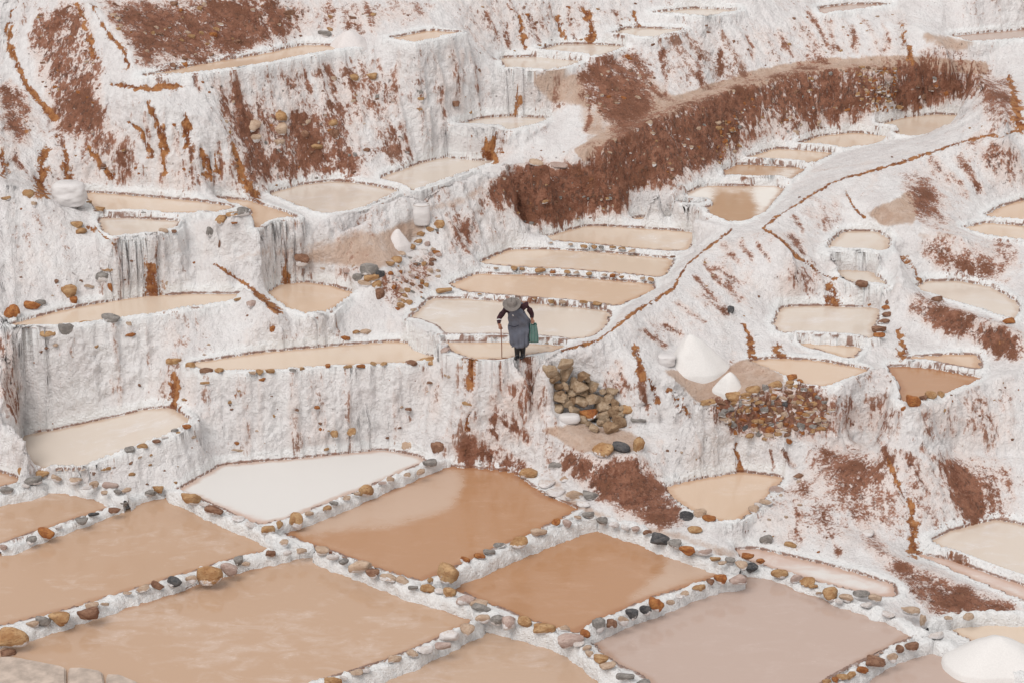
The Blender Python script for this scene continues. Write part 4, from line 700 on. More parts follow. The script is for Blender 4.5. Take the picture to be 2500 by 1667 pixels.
put(twall[3], '505,507,32,26,ochre 525,492,44,14,ochre 562,481,32,24,grey 485,530,16,26,grey 540,515,16,6,rust 505,560,10,24,brown 380,530,26,12,tan 400,533,14,10,brown 227,480,28,14,ochre 210,463,16,10,ochre 287,489,14,7,grey 330,488,18,7,grey')
put(twall[5], '1008,520,28,22,ochre 988,530,22,14,ochre 970,542,24,16,ochre 958,556,22,14,ochre 942,570,28,16,ochre 926,583,26,14,tan 915,597,30,16,ochre 898,606,26,14,ochre 842,618,48,30,grey 852,640,40,18,ochre 838,655,38,18,tan 866,655,26,20,ochre 815,641,30,26,grey 872,632,26,20,dark 800,624,38,14,pinkish 690,594,42,30,brown 742,616,18,18,tan 875,676,26,32,brown 812,616,16,14,tan 900,630,14,14,rust 925,625,10,12,rust 935,650,12,10,brown 905,660,12,14,rust 955,610,12,14,brown 920,690,12,12,tan 960,640,10,12,rust 985,560,12,10,brown')
put(twall[6], '817,182,24,22,ochre 857,178,30,20,ochre 645,270,48,30,ochre 585,292,46,28,tan 762,282,40,26,ochre 727,336,44,18,ochre 965,212,18,16,grey 967,232,22,16,ochre 590,318,40,26,tan 650,300,44,34,tan 770,310,26,34,brown 905,235,28,12,pinkish 700,310,30,24,brown 845,345,20,14,brown 640,330,30,20,tan')
put(twall[13], '1637,923,46,15,ochre 1678,914,48,26,ochre 1706,905,28,14,ochre 1733,899,38,20,ochre 1760,893,18,24,grey 1785,884,38,16,ochre 1814,879,22,16,ochre 1821,864,28,14,rust 1838,878,18,24,rust 1702,925,16,20,grey 1715,939,20,20,ochre 1724,920,28,14,ochre 1771,926,14,14,grey 1805,930,16,16,dark 1865,927,36,20,ochre 1861,950,28,16,tan 1873,905,20,20,rust 1661,955,30,14,tan 1684,953,22,20,ochre 1731,967,26,14,ochre 1749,966,20,14,ochre 1678,973,16,12,ochre 1711,985,18,18,dark 1756,1008,20,12,ochre 1741,995,14,22,grey 1839,979,18,26,grey 1705,1000,14,12,tan 1850,940,22,14,rust 1790,945,20,16,brown 1770,955,22,14,brown 1745,945,16,16,grey 1695,940,14,14,brown 1720,1000,26,14,ochre 1765,985,20,20,rust 1790,975,18,16,tan 1810,990,20,14,brown 1625,940,24,12,brown 1645,935,20,12,rust 1660,975,16,12,brown 1880,960,14,20,rust 1895,935,16,20,brown 1855,890,26,14,ochre 1880,890,24,12,rust 1780,910,20,14,rust 1750,925,18,12,tan 1735,985,18,14,tan')
put(twall[15], '2100,920,40,36,rust 2138,905,26,22,ochre 2155,903,20,16,ochre 2118,908,20,16,brown')
put(twall[17], '1761,1240,34,30,grey 1816,1250,32,12,ochre 1713,1222,20,10,brown 1726,1168,28,18,tan 1758,1151,34,10,tan 1786,1123,40,14,pinkish 1831,1095,30,12,brown 1745,1160,20,12,white 1700,1195,26,8,tan')
put(twall[24], '1231,373,38,18,tan 1283,380,48,14,pinkish 1330,430,20,8,tan 1290,455,14,8,grey 1250,463,18,10,ochre 1340,453,14,8,grey 1190,440,14,7,tan 1400,430,16,10,brown')
# rubble in the banks: more of the same, scattered
def scatter(parent, n, poly, smin, smax, cols, seed, emin=.45):
    r = np.random.default_rng(seed); P = pts(poly); lo, hi = P.min(0), P.max(0); k = 0; tries = 0
    while k < n and tries < n * 40:
        tries += 1; u, v = r.uniform(lo, hi)
        if not inpoly(np.array([u]), np.array([v]), P)[0] or samp(R_earth, np.array([u]), np.array([v]))[0] < emin: continue
        w = smin + (smax - smin) * r.random() ** 2.2; stone('stone', u, v, w, w * r.uniform(.5, .95), cols[r.integers(len(cols))], parent, sink=.5, shape=('round', 'slab', 'angle')[r.integers(3)]); k += 1
def courses(parent, poly, du, dv, cols, seed, drop=0):
    r = np.random.default_rng(seed); P = pts(poly); lo, hi = P.min(0), P.max(0); n = 0
    for i, v in enumerate(np.arange(lo[1] + dv * .3, hi[1], dv)):       # laid stones, row over row
        u = lo[0] + (i % 2) * du * .5
        while u < hi[0]:
            w = du * r.uniform(.75, 1.3)
            if r.random() > drop and inpoly(np.array([u]), np.array([v]), P)[0]:
                o = stone('stone', u, v - .15 * dv + r.normal() * 1.2, w * 1.05, dv * r.uniform(.95, 1.25), cols[r.integers(len(cols))], parent, sink=.42, shape='angle' if r.random() < .45 else 'round'); n += 1
            u += w * .98
    return n
courses(twall[13], '1612,925 1640,918 1700,908 1765,896 1830,872 1850,888 1906,900 1910,995 1822,1000 1750,1010 1690,992 1640,962', 20, 12.5, ('brown', 'ochre', 'tan', 'rust', 'brown', 'ochre', 'grey'), 31, .12)
courses(twall[5], '900,640 940,598 1004,535 1012,585 990,650 940,715 905,708', 17, 12, ('tan', 'ochre', 'brown', 'pinkish', 'grey', 'white', 'white'), 32, .35)
courses(twall[12], '1968,160 2056,158 2060,258 1995,264 1985,215', 13, 9.5, ('ochre', 'tan', 'rust', 'brown', 'ochre'), 33, .12)
scatter(twall[5], 20, TWALLS[5][1], 9, 20, ('ochre', 'tan', 'brown', 'rust', 'tan', 'grey'), 2, 0)
scatter(twall[12], 150, TWALLS[12][1], 8, 22, ('ochre', 'tan', 'tan', 'brown', 'brown', 'grey', 'pinkish', 'rust'), 3)
scatter(twall[12], 30, '1960,160 2060,158 2062,262 1990,268 1940,230', 8, 17, ('ochre', 'tan', 'rust', 'ochre', 'brown'), 4)
scatter(twall[12], 36, '1640,300 1690,250 1700,340 1650,375', 8, 18, ('ochre', 'tan', 'rust'), 5, .3)
scatter(twall[22], 70, TWALLS[22][1], 8, 22, ('brown', 'rust', 'tan', 'ochre', 'brown'), 6)
scatter(twall[23], 60, TWALLS[23][1], 8, 18, ('ochre', 'rust', 'tan', 'brown'), 7, .4)
scatter(twall[24], 40, TWALLS[24][1], 7, 14, ('tan', 'brown', 'grey', 'ochre', 'brown'), 8)
scatter(twall[25], 25, TWALLS[25][1], 8, 16, ('brown', 'tan', 'rust'), 9)
scatter(twall[6], 60, TWALLS[6][1], 8, 20, ('brown', 'ochre', 'tan', 'rust', 'grey'), 10, .3)
scatter(twall[13], 10, TWALLS[13][1], 9, 18, ('ochre', 'rust', 'brown', 'tan', 'grey'), 12, .3)
for k, n in ((0, 34), (1, 12), (2, 12), (7, 8), (8, 12), (9, 12), (14, 6), (15, 14), (16, 8), (17, 12), (18, 10), (19, 4), (21, 20)):
    if k in twall: scatter(twall[k], n, TWALLS[k][1], 6, 13, ('ochre', 'brown', 'tan', 'rust', 'brown'), 20 + k, 0)

# ------------------------------------------------------------------ loose boulders, each a thing
BOULDERS = [
 (1576,1182,34,28,'dark','angular blue black boulder beside the bowl shaped pond'), (1603,1177,34,24,'tan','tan rounded boulder lying next to the blue black one'), (1621,1191,36,18,'rust','rust brown stone at the front edge of the bowl shaped pond'),
 (1383,1032,54,34,'ochre','large ochre boulder on the dirt ledge below the stone heap'), (1426,1028,50,26,'dark','knobbly dark grey rock on the dirt ledge beside the large ochre boulder'), (1468,1020,28,48,'ochre','tall upright ochre stone at the end of the dirt ledge'),
 (1598,1218,34,16,'ochre','flat ochre stone on the bank between the orange pond and the bowl shaped pond'), (1213,1085,48,20,'ochre','flat ochre slab at the top right corner of the big orange pond'), (1251,1113,44,16,'white','upper of two salt whitened flat stones on the right bank of the big orange pond'),
 (1273,1136,48,20,'white','lower of two salt whitened flat stones on the right bank of the big orange pond'), (1318,1138,50,22,'tan','tan boulder on the stony bank right of the big orange pond'), (1353,1136,42,22,'grey','grey brown boulder at the top of the stony bank by the red earth slope'),
 (1276,1072,54,22,'grey','flat grey slab at the foot of the red earth slope'), (1300,1100,36,14,'tan','thin tan slab between the grey slab and the stony bank'), (1340,1158,30,14,'white','small white stone beside the upper end of the clean white pond wall'),
 (1978,650,32,16,'brown','brown boulder perched on the channel ridge by the little oval pond'), (1996,669,18,18,'rust','small rust brown stone below the perched brown boulder'), (1996,1222,32,18,'white','salt whitened stone on the brown gully at the lower right'),
 (2151,686,32,14,'brown','brown stone on the earth wedge in front of the round right pond'), (1856,720,20,14,'grey','dark grey stone on the white ridge above the square pond'), (2320,740,36,16,'rust','rust brown stones lump at the end of the earth wedge'),
 (742,78,36,18,'grey','grey boulder beside the pale salt pile at the top'), (1448,945,44,22,'ochre','layered ochre slab lying right of the stone heap'), (1470,968,40,12,'grey','thin grey slab on the ledge right of the stone heap'), (1678,715,18,24,'dark','dark round stone stuck in the white slope below the channel ridge'),
 (2036,693,18,10,'brown','topmost brown stone of the small stack beside the square pond'), (2034,708,24,12,'rust','second stone from the top of the small brown stack by the square pond'), (2036,724,26,13,'brown','third stone from the top of the small brown stack by the square pond'), (2030,740,30,15,'brown','fourth stone from the top of the small brown stack by the square pond'), (2026,756,38,16,'brown','widest stone near the foot of the small brown stack by the square pond'), (2018,770,32,12,'rust','lowest stone of the small brown stack by the square pond'),
]
for u, v, w, h, c, lab in BOULDERS: tag(stone('boulder', u, v, w, h, c), lab, 'boulder', None, 'thing')

# ------------------------------------------------------------------ the heap of quarried stones: every stone is a thing
HEAP = '1269,845,36,28 1295,829,40,24 1308,855,42,36 1340,852,36,18 1281,865,26,30 1338,878,32,38 1298,883,24,24 1314,885,20,17 1282,887,24,18 1364,882,34,24 1311,898,32,20 1284,908,38,31 1399,894,27,24 1366,913,18,42 1344,901,28,19 1301,913,18,24 1321,913,28,23 1334,921,28,38 1379,913,20,17 1399,914,28,28 1384,930,40,26 1305,927,28,19 1286,937,38,37 1315,943,30,22 1353,941,31,40 1384,950,36,22 1413,926,27,20 1410,940,35,30 1407,947,26,22 1420,962,34,26 1338,956,19,30 1351,965,18,15 1381,965,20,20 1396,962,16,16 1366,975,26,24 1400,979,36,26 1324,868,24,18 1429,945,20,18 1352,866,24,18 1380,898,20,18 1352,922,22,20 1368,946,22,20 1326,899,22,18 1272,868,22,18 1290,900,20,16 1425,938,18,14 1300,950,20,14 1362,960,20,16'
pos = {'b': (1300, 1440, 820, 990)}
hs = sorted([[float(x) for x in q.split(',')] for q in HEAP.split()], key=lambda a: a[1])
def heap_word(u, v):
    r = 'top' if v < 872 else 'upper' if v < 905 else 'middle' if v < 935 else 'lower' if v < 960 else 'bottom'
    return r
_seen = {}
def HEAPLAB(k, u, v, w, h):
    size = 'large' if w * h > 900 else 'small' if w * h < 420 else 'medium'
    shp = 'upright' if h > w * 1.15 else 'flat' if w > h * 1.45 else 'blocky'; tone = 'dark brown' if k % 5 == 2 else 'tan'
    side = 'left' if u < 1300 else 'left middle' if u < 1325 else 'centre' if u < 1360 else 'right middle' if u < 1390 else 'right'
    lab = '%s %s %s stone at the %s of the heap, %s side' % (size, shp, tone, heap_word(u, v), side) if side != 'centre' else '%s %s %s stone at the %s of the heap, on its centre line' % (size, shp, tone, heap_word(u, v))
    _seen[lab] = _seen.get(lab, 0) + 1
    return lab if _seen[lab] == 1 else lab.replace('stone at', 'stone under its twin at')
for k, (u, v, w, h) in enumerate(hs):
    rust = (u, v) == (1353, 941); o = stone('quarried_stone', u, v, w, h, 'rust' if rust else ('heapdark' if k % 5 == 2 else 'heap'), None, 'angle', .2)
    n = SURF(u, v)[1]; o.location += Vector((0, -.16, .02)) ; o.rotation_euler = (random.uniform(-.5, .5), random.uniform(-.5, .5), random.uniform(0, 6.28)); a = sorted(o.scale[:], reverse=True); o.scale = (a[0], a[0] * .85, max(a[2], a[0] * .7))
    tag(o, 'rust coloured rough stone in the lower middle of the heap' if rust else HEAPLAB(k, u, v, w, h), 'stone', 'quarried stones heaped under the ridge', 'thing')

# ------------------------------------------------------------------ salt cones
M_SALT = plain('loose_salt', (.70, .675, .655), .9, .035, 30, .01); M_SALTP = plain('loose_salt_pale', (.66, .615, .60), .9, .05, 25, .012)
def cone(name, u, v, wpx, hpx, lab, mat, lean=0, blunt=.1, ysq=.9):
    p, n, sc = SURF(u, v); R, H = wpx * sc / 2, hpx * sc / .95; nr, ns = 22, 48; t = np.r_[np.linspace(0, 1, nr - 1), 1.02][:, None]; a = np.linspace(0, 2 * np.pi, ns, endpoint=False)[None]
    r = R * t ** .95 * (1 + .06 * np.cos(3 * a + u) + .04 * np.cos(5 * a + v)); z = H * (1 - np.sqrt(t * t + blunt ** 2) / np.sqrt(1 + blunt ** 2)) / (1 - blunt / np.sqrt(1 + blunt ** 2)) * np.ones_like(a)
    z = np.where(t > .8, z - (t - .8) * .0, z); X = r * np.cos(a) + lean * H * (1 - t); Y = r * np.sin(a) * ysq; P = np.stack([X, Y, z - .12], -1).reshape(-1, 3); P += (fbm(P, (5,) * 3, 4, u) * .03)[:, None] * np.array([1, 1, .6])
    P[-ns:, 2] -= .4; i = np.arange(nr * ns).reshape(nr, ns); j = np.roll(i, -1, 1); F = np.stack([i[:-1], i[1:], j[1:], j[:-1]], -1).reshape(-1, 4)
    o = obj(name, mesh_np(name, P, F, mat)); o.location = p; return tag(o, lab, 'salt pile', None, 'thing')
cone('salt_pile', 1602, 835, 148, 78, 'tall smooth white salt cone leaning against the bank above the dirt ledge', M_SALT, -.22, .17, .8)
cone('salt_pile', 1675, 889, 80, 42, 'small white salt cone at the edge of the dry stone wall', M_SALT, 0, .22)
cone('salt_pile', 911, 553, 58, 34, 'small pale salt pile on the pinkish ledge near the standing sack', M_SALTP, 0, .2)
cone('salt_pile', 803, 98, 98, 36, 'low rounded grey pink salt pile at the end of the long thin upper pond', M_SALTP, 0, .4)
cone('salt_pile', 2295, 1500, 250, 58, 'wide white salt heap in the pond at the lower right corner', M_SALT, 0, .16, .8)
cone('salt_pile', 0, 1585, 130, 60, 'edge of a white salt heap in the lower left corner', M_SALT, 0, .4)

# ------------------------------------------------------------------ sacks of salt
M_SACK = plain('sack_weave', (.64, .61, .60), .7, .06, 40, .004, (1, 1, 4)); M_TIE = plain('sack_tie', (.5, .44, .4), .8, .1)
def sack(u, v, wpx, hpx, lab, squash=.75, seed=1, fold=.12):
    p, n, sc = SURF(u, v); W, H = wpx * sc / 2, hpx * sc / .95; nr, ns = 30, 40; V = []
    for k in range(nr):
        t = k / (nr - 1); w = W * (.86 + .2 * math.sin(math.pi * min(1, t * 1.05)) ** .7) * (1 if t < .86 else 1 - (t - .86) * 1.6); z = H * (t if t < .9 else .9 + (t - .9) * .55)
        if k == 0: w *= .9
        for a in np.linspace(0, 2 * np.pi, ns, endpoint=False):
            c, s = math.cos(a), math.sin(a); q = (abs(c) ** 2.6 + abs(s) ** 2.6) ** (-1 / 2.6); V.append((w * q * c, w * squash * q * s, z))
    V += [(0, 0, H * .9)]; P = np.array(V); nn = fbm(P, (4, 4, 7), 3, seed * 7.7); P[:, :2] *= (1 + fold * nn)[:, None]; P[:, 2] -= .03
    F = []
    for k in range(nr - 1):
        for a in range(ns): b = (a + 1) % ns; F.append((k * ns + a, k * ns + b, (k + 1) * ns + b, (k + 1) * ns + a))
    for a in range(ns): b = (a + 1) % ns; F.append(((nr - 1) * ns + a, (nr - 1) * ns + b, len(P) - 1, len(P) - 1))
    me = bpy.data.meshes.new('sack'); me.from_pydata([tuple(x) for x in P], [], [tuple(dict.fromkeys(f)) for f in F]); me.materials.append(M_SACK); [setattr(q, 'use_smooth', True) for q in me.polygons]
    o = obj('sack', me); o.location = p; tag(o, lab, 'sack', None, 'thing'); return o, W, H
o, W, H = sack(968, 513, 38, 50, 'upright white woven sack standing at the end of the salt ridge', .7, 1)
hm = stone('x', 968, 500, 10, 10, 'white'); bpy.data.objects.remove(hm)
seam = mesh_np('seam', *(lambda a: (np.stack([np.r_[W * 1.03 * np.cos(a), W * 1.0 * np.cos(a)], np.r_[W * .72 * np.sin(a), W * .70 * np.sin(a)], np.r_[0 * a + H * .84, 0 * a + H * .87]], 1), np.stack([np.arange(40), np.roll(np.arange(40), -1), np.roll(np.arange(40), -1) + 40, np.arange(40) + 40], 1)))(np.linspace(0, 2 * np.pi, 40, endpoint=False)), M_TIE); obj('seam', seam, o)
sack(160, 468, 74, 54, 'big slumped white sack at the left beside the two small upper ponds', .8, 2, .22)
sack(1531, 836, 38, 26, 'small crumpled white bag left of the tall salt cone', .8, 3, .25)
o, W, H = sack(1308, 968, 48, 20, 'white salt bag lying at the foot of the stone heap', .6, 4, .12)
# a low broken ledge of flat slabs at the lower left corner, and a small stone beside it
M_SLAB = plain('slab_stone', (.47, .385, .325), .85, .22, 3, .02)
def slab(poly, lab, z0, top):
    P = chaikin(at(*pts(poly).T, top), True, 2); c = P.mean(0); bm = bmesh.new(); n = len(P); q = P - c; wob = 1 + .03 * fbm(P, (3, 3, 3), 2, top * 9)
    up = [bm.verts.new((x * k, y * k, .018 * math.sin(9 * x + 5 * y))) for (x, y, _), k in zip(q, wob)]; dn = [bm.verts.new((x * k * 1.03, y * k * 1.03, z0 - top)) for (x, y, _), k in zip(q, wob)]
    bm.faces.new(up)
    for a in range(n): b = (a + 1) % n; bm.faces.new((dn[a], dn[b], up[b], up[a]))
    bmesh.ops.recalc_face_normals(bm, faces=bm.faces); bv = bmesh.ops.bevel(bm, geom=[e for e in bm.edges if e.verts[0] in up and e.verts[1] in up], offset=.025, segments=2, affect='EDGES'); me = bpy.data.meshes.new('stone_slab'); bm.to_mesh(me); bm.free(); me.materials.append(M_SLAB)
    o = obj('stone_slab', me); o.location = c; tag(o, lab, 'slab', None, 'thing')
slab('-90,1508 20,1506 60,1510 148,1530 150,1560 146,1660 -90,1660', 'broad flat grey ledge stone filling the lower left corner', -2.75, -2.43)
slab('156,1531 190,1532 234,1538 240,1570 232,1660 156,1660', 'middle flat grey ledge stone beside the broad corner one', -2.75, -2.41)
slab('243,1545 280,1550 314,1561 318,1572 300,1590 290,1660 244,1660', 'smallest flat grey ledge stone, its tip ending in the peach pond', -2.75, -2.42)
tag(stone('boulder', 20, 1497, 38, 22, 'brown', None, 'round', .3, -2.5), 'small brown stone at the edge of the corner ledge below the ochre boulder', 'boulder', None, 'thing')
# ------------------------------------------------------------------ the woman with stick and bag
FOOT, _, SC_ = SURF(1197, 821); FOOT = FOOT + Vector((0, 0, -.01))
def px(x, y, f):            # point of the close view (x, y) at f metres in front of the feet -> metres from the feet
    X = (x - 830) * .00123; zi = (1370 - y) * .00123; return Vector((X, -f, (zi + f * SP) / CP))
def tube(bm, path, radii, ns=14, flat=1.0, cap=True):
    """path of Vectors, radii (r or (rx, ry)); closed loft"""
    rings = []; n = len(path)
    for k, (c, r) in enumerate(zip(path, radii)):
        t = (path[min(k + 1, n - 1)] - path[max(k - 1, 0)]).normalized(); ref = Vector((0, -1, 0)) if abs(t.z) > .5 else Vector((0, 0, 1)); s = t.cross(ref).normalized(); q = s.cross(t).normalized()
        rx, ry = r if isinstance(r, tuple) else (r, r); rings.append([bm.verts.new(c + s * rx * math.cos(a) + q * ry * math.sin(a)) for a in [2 * math.pi * j / ns for j in range(ns)]])
    for A, B in zip(rings[:-1], rings[1:]):
        for j in range(ns): bm.faces.new((A[j], A[(j + 1) % ns], B[(j + 1) % ns], B[j]))
    if cap: bm.faces.new(rings[0][::-1]); bm.faces.new(rings[-1])
    return rings
def ball(bm, c, r, sc=(1, 1, 1)):
    m = Matrix.Translation(c) @ Matrix.Diagonal((r * sc[0], r * sc[1], r * sc[2], 1)); bmesh.ops.create_icosphere(bm, subdivisions=3, radius=1, matrix=m)
def fin(name, bm, mat, parent=None, voxel=None, smooth=2, sub=0):
    bmesh.ops.recalc_face_normals(bm, faces=bm.faces); me = bpy.data.meshes.new(name); bm.to_mesh(me); bm.free()
    if voxel:
        t = bpy.data.objects.new('tmp', me); COL.objects.link(t); r = t.modifiers.new('r', 'REMESH'); r.mode = 'VOXEL'; r.voxel_size = voxel
        if smooth: s = t.modifiers.new('s', 'SMOOTH'); s.iterations = smooth; s.factor = .5
        dg = bpy.context.evaluated_depsgraph_get(); me2 = bpy.data.meshes.new_from_object(t.evaluated_get(dg)); bpy.data.objects.remove(t); me = me2; me.name = name
    me.materials.clear()
    for m in (mat if isinstance(mat, list) else [mat]): me.materials.append(m)
    me.polygons.foreach_set('use_smooth', np.ones(len(me.polygons), bool)); return obj(name, me, parent)
M_SKIN = plain('skin', (.30, .145, .095), .55, .12, 20); M_KNIT = plain('dark_knit', (.035, .016, .02), .95, .45, 40, .01); M_KNIT2 = plain('maroon_knit', (.045, .017, .022), .95, .5, 45, .012)
M_APRON = NT('apron_check'); _a = M_APRON; _c = _a.objc(); _w = _a.n('ShaderNodeTexWave'); _w.inputs['Scale'].default_value = 28; _w.bands_direction = 'X'; _a.l(_c, _w.inputs['Vector']); _n = _a.noise(_c, 6, 4)
_a.l(_a.mix(_a.math('MULTIPLY', _w.outputs['Fac'], .5), _a.mix(_a.step(_n, .3, .7), (.075, .083, .115), (.125, .133, .17)), (.19, .20, .235)), _a.b.inputs['Base Color']); _a.b.inputs['Roughness'].default_value = .9; _a.l(_a.bump(_n, .6, .03), _a.b.inputs['Normal']); M_APRON = _a.m
M_RUBBER = plain('black_rubber', (.012, .012, .014), .35, .2, 8, .002, None, .5); M_FELT = plain('grey_felt', (.20, .175, .16), .95, .12, 30, .004); M_BAND = plain('hat_band', (.11, .09, .085), .9, .1); M_HAIR = plain('black_hair', (.01, .009, .009), .5, .3, 30); M_WOOD = plain('stick_wood', (.30, .13, .075), .7, .2, 12, .003, (1, 1, .2)); M_COLLAR = plain('white_collar', (.72, .70, .68), .8, .05)
# joints
hipc = px(820, 760, .0); waist = px(805, 640, .08); chest = px(745, 500, .24); neck = px(690, 440, .30); head = px(668, 420, .40)
shR, elR, wrR, haR = px(545, 470, .30), px(425, 640, .34), px(425, 745, .44), px(452, 800, .47)
shL, elL, wrL, haL = px(950, 385, .13), px(1045, 560, .06), px(1048, 640, .11), px(1052, 690, .13)
body = bmesh.new()
tube(body, [hipc + Vector((0, .02, -.12)), hipc, waist, chest, (chest + neck) / 2, neck, head + Vector((0, .03, -.02))], [(.17, .13), (.19, .15), (.18, .14), (.185, .13), (.12, .095), (.058, .06), (.055, .06)], 20)
ball(body, head, .105, (.86, 1.0, 1.12)); ball(body, head + Vector((0, -.09, -.055)), .03, (.8, 1, 1)); ball(body, head + Vector((0, -.105, -.02)), .018, (.8, 1.2, 1.3))
for s in (-1, 1): ball(body, head + Vector((s * .09, .01, -.02)), .026, (.5, 1, 1.3))
for A in ((shR, elR, wrR), (shL, elL, wrL)):
    tube(body, [(chest + A[0]) / 2, A[0], A[0].lerp(A[1], .5), A[1], A[1].lerp(A[2], .5), A[2]], [.085, .082, .07, .056, .05, .036], 14)
def hand(bm, w, h, dirn, thumb):
    d = (h - w).normalized(); s = d.cross(Vector((0, -1, 0))).normalized() * thumb; q = d.cross(s); tube(bm, [w - d * .03, w + d * .02, h, h + d * .03], [(.028, .02), (.034, .022), (.042, .022), (.038, .018)], 10)
    for k, L in enumerate((.05, .058, .054, .042)):      # four fingers curling round what is held
        b = h + d * .028 + s * (.028 - .019 * k); tube(bm, [b - d * .02, b + d * L * .45 + q * .008, b + d * L * .6 + q * .034, b + d * L * .15 + q * .048], [.0105, .0105, .0095, .008], 7)
    tube(bm, [h - d * .02 + s * .03, h + d * .012 + s * .055 + q * .015, h + d * .03 + s * .045 + q * .042], [.013, .012, .009], 7)
hand(body, wrR, haR, 1, 1); hand(body, wrL, haL, 1, -1)
for X, f in ((-.075, .04), (.055, .0)):                  # legs, hidden from the knee up by the apron
    tube(body, [hipc + Vector((X, .02, -.08)), Vector((X * .95, -f * .6, .45)), Vector((X, -f, .24)), Vector((X, -f, .10))], [(.10, .11), .075, .062, .05], 14)
root = fin('person', body, [M_KNIT, M_SKIN, M_KNIT2], None, .011, 3)
me = root.data; co = np.zeros(len(me.vertices) * 3); me.vertices.foreach_get('co', co); co = co.reshape(-1, 3); cen = np.array([co[list(p.vertices)].mean(0) for p in me.polygons])
dist = lambda c, r: np.linalg.norm(cen - np.array(c), axis=1) < r
mi = np.zeros(len(cen), np.int32); mi[dist(shL, .16) | dist(shL.lerp(elL, .6), .12)] = 2; mi[dist(elR, .1)] = 2; mi[dist(head, .135)] = 1; mi[dist(haR, .085) | dist(haL, .085) | dist(haR.lerp(wrR, .5), .045)] = 1; me.polygons.foreach_set('material_index', mi)
root.location = FOOT
tag(root, 'stooped woman in a grey hat and blue grey apron walking along the ridge', 'person', None, 'thing')
# apron: a loft over the front and round the sides with folds
ap = bmesh.new(); keys = [(px(812, 1150, .06), .185, .15), (px(812, 1060, .07), .205, .17), (px(808, 900, .05), .235, .19), (px(808, 760, .03), .245, .195), (px(800, 650, .10), .232, .185), (px(765, 560, .18), .205, .165), (px(725, 490, .27), .175, .135), (px(712, 455, .30), .14, .11)]
rows = []
for k in range(29):
    t = k / 28 * (len(keys) - 1); i = min(int(t), len(keys) - 2); f = t - i; c = keys[i][0].lerp(keys[i + 1][0], f); a = keys[i][1] * (1 - f) + keys[i + 1][1] * f; b = keys[i][2] * (1 - f) + keys[i + 1][2] * f; up = k / 28; row = []
    for j in range(64):
        th = 2 * math.pi * j / 64; fold = (1 - up) ** 1.2 * (.020 * math.sin(9 * th + 3 * up) + .012 * math.sin(17 * th + 1)) + .012 * math.sin(6 * th + up * 16) * (up > .25) * (up < .8) + .010 * math.sin(up * 26 - 2.5 * th)
        row.append(ap.verts.new(c + Vector((math.cos(th) * (a + fold), math.sin(th) * (b + fold), .012 * math.sin(5 * th) * (k == 0)))))
    rows.append(row)
for A, B in zip(rows[:-1], rows[1:]):
    for j in range(64): ap.faces.new((A[j], A[(j + 1) % 64], B[(j + 1) % 64], B[j]))
apron = fin('apron', ap, M_APRON, root); sm = apron.modifiers.new('thick', 'SOLIDIFY'); sm.thickness = .008; sm.offset = 1
st = bmesh.new()
for a, b, c in ((px(600, 480, .37), px(560, 440, .31), px(590, 380, .2)), (px(845, 500, .25), px(868, 400, .2), px(840, 345, .08))): tube(st, [a, b, c], [(.042, .012), (.045, .012), (.04, .012)], 8)
fin('apron_strap', st, M_APRON, apron)
tie = bmesh.new(); tube(tie, [px(600, 770, .22), px(720, 800, .255), px(850, 740, .24), px(1000, 650, .12)], [.008, .009, .009, .008], 6); fin('apron_string', tie, plain('apron_string', (.03, .032, .05), .9, .1), apron)
pk = bmesh.new(); tube(pk, [px(690, 560, .36), px(700, 590, .352)], [.022, .026], 8); fin('collar', pk, M_COLLAR, root)
cu = bmesh.new(); d = (wrR - elR).normalized(); m0 = elR.lerp(wrR, .35); tube(cu, [m0 - d * .008, m0 + d * .008], [.062, .062], 18); fin('cuff_stripe', cu, M_COLLAR, root)
# hair and hat
hr = bmesh.new(); ball(hr, head + Vector((0, .025, .02)), .115, (.95, .98, 1.0)); tube(hr, [head + Vector((.03, .09, -.02)), px(770, 520, .26), px(760, 580, .28)], [.03, .022, .014], 8); fin('hair', hr, M_HAIR, root)
ht = bmesh.new(); prof = [(.215, .012), (.20, .002), (.16, -.004), (.118, .0), (.112, .02), (.108, .07), (.098, .115), (.075, .142), (.03, .134), (.0, .128)]; rg = []
for r, z in prof:
    ring = []
    for j in range(48):
        a = 2 * math.pi * j / 48; zz = z + (.016 * math.cos(2 * a) if r > .13 else 0) - (.022 * math.exp(-((math.cos(a)) ** 2) * 9) if (r < .08) else 0); pinch = 1 - .13 * math.exp(-((math.atan2(math.sin(a + 1.57), math.cos(a + 1.57)) / .6) ** 2)) * (z > .06)
        ring.append(ht.verts.new((r * math.cos(a) * 1.0 * pinch, r * math.sin(a) * 1.12 * pinch, zz)))
    rg.append(ring)
for A, B in zip(rg[:-1], rg[1:]):
    for j in range(48):
        try: ht.faces.new((A[j], A[(j + 1) % 48], B[(j + 1) % 48], B[j]))
        except Exception: pass
hat = fin('hat', ht, M_FELT, root); hat.location = head + Vector((0, -.015, .055)); hat.rotation_euler = (math.radians(22), math.radians(-4), 0); s2 = hat.modifiers.new('thick', 'SOLIDIFY'); s2.thickness = .006
hb = bmesh.new(); tube(hb, [Vector((0, 0, .006)), Vector((0, 0, .034))], [(.1165, .1305), (.1145, .128)], 40); fin('hat_band', hb, M_BAND, hat)
for X, f in ((-.075, .04), (.055, .0)):
    b = bmesh.new(); tube(b, [Vector((X, -f, .40)), Vector((X, -f, .22)), Vector((X, -f, .10)), Vector((X, -f - .01, .045)), Vector((X, -f - .012, .004))], [.075, .07, .058, (.055, .062), (.052, .062)], 16)
    tube(b, [Vector((X, -f + .055, .04)), Vector((X - .012, -f - .05, .042)), Vector((X - .03, -f - .13, .036)), Vector((X - .04, -f - .175, .03))], [(.045, .038), (.05, .042), (.052, .036), (.032, .026)], 14); fin('boot', b, M_RUBBER, root, .009, 2)
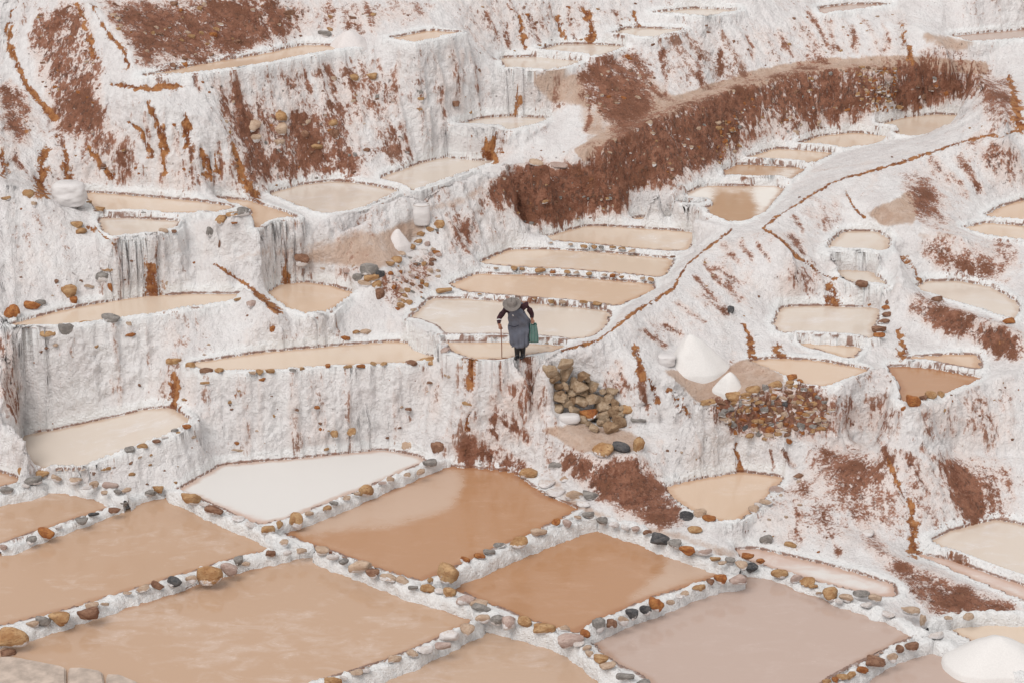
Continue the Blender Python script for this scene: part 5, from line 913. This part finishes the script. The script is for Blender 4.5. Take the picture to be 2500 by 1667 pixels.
# stick and bag are held: things of their own
sp, _, _ = SURF(1152, 831); top = FOOT + px(482, 690, .50); hnd = FOOT + haR + (haR - wrR).normalized() * .03 + Vector((.0, -.025, 0))
stb = bmesh.new(); tube(stb, [Vector((0, 0, -.03)), (hnd - sp) * .5 + Vector((.006, 0, 0)), hnd - sp, (hnd - sp) * 1.12], [.010, .011, .013, .014], 8); so = fin('walking_stick', stb, M_WOOD); so.location = sp; tag(so, 'thin reddish wooden stick held in the hand of the stooped woman', 'walking stick', None, 'thing')
M_BAG = NT('green_weave'); _b = M_BAG; _c = _b.objc(); _w = _b.n('ShaderNodeTexWave'); _w.inputs['Scale'].default_value = 9; _w.bands_direction = 'X'; _b.l(_c, _w.inputs['Vector']); _n = _b.noise(_c, 9, 4, .6, (3, 3, 1))
_b.l(_b.mix(_b.step(_w.outputs['Fac'], .55, .9), _b.mix(_b.step(_n, .35, .65), (.012, .06, .05), (.035, .13, .105)), (.19, .27, .24)), _b.b.inputs['Base Color']); _b.b.inputs['Roughness'].default_value = .5; M_BAG = _b.m
bg = bmesh.new(); b0 = px(1095, 1075, .1); L = []
for k in range(15):
    t = k / 14; z = t * .44; w = .112 - .036 * t + .012 * math.sin(t * 3.1); dpt = .07 - .05 * t ** 1.5; xo = -.02 * t - .012; ring = []
    for j in range(40):
        a = 2 * math.pi * j / 40; c, s = math.cos(a), math.sin(a); q = (abs(c) ** 3.5 + abs(s) ** 3.5) ** (-1 / 3.5); wr = 1 + .05 * math.sin(7 * a + 5 * t) * t + .025 * math.sin(3 * a + 9 * t)
        ring.append(bg.verts.new((w * q * c * wr + xo, dpt * q * s * wr, z + (.02 * math.sin(2.3 * a) if k == 14 else 0))))
    L.append(ring)
for A, B in zip(L[:-1], L[1:]):
    for j in range(40): bg.faces.new((A[j], A[(j + 1) % 40], B[(j + 1) % 40], B[j]))
bg.faces.new(L[0][::-1]); bag = fin('shopping_bag', bg, M_BAG); bag.location = FOOT + b0; tag(bag, 'green and white striped carrier bag hanging from the other hand of the woman', 'bag', None, 'thing'); sb = bag.modifiers.new('thick', 'SOLIDIFY'); sb.thickness = .004
hb2 = bmesh.new(); hp = haL + (haL - wrL).normalized() * .035 - b0
for yo in (-.018, .018): tube(hb2, [Vector((-.075, yo, .42)), Vector((-.06, yo, .46)).lerp(hp, .5), hp + Vector((-.008, yo * .4, .0)), hp + Vector((.012, yo * .4, .0)), Vector((.04, yo, .46)).lerp(hp, .5), Vector((.055, yo, .42))], [.008] * 6, 7)
fin('bag_handle', hb2, plain('bag_handle', (.04, .15, .12), .5, .1), bag)
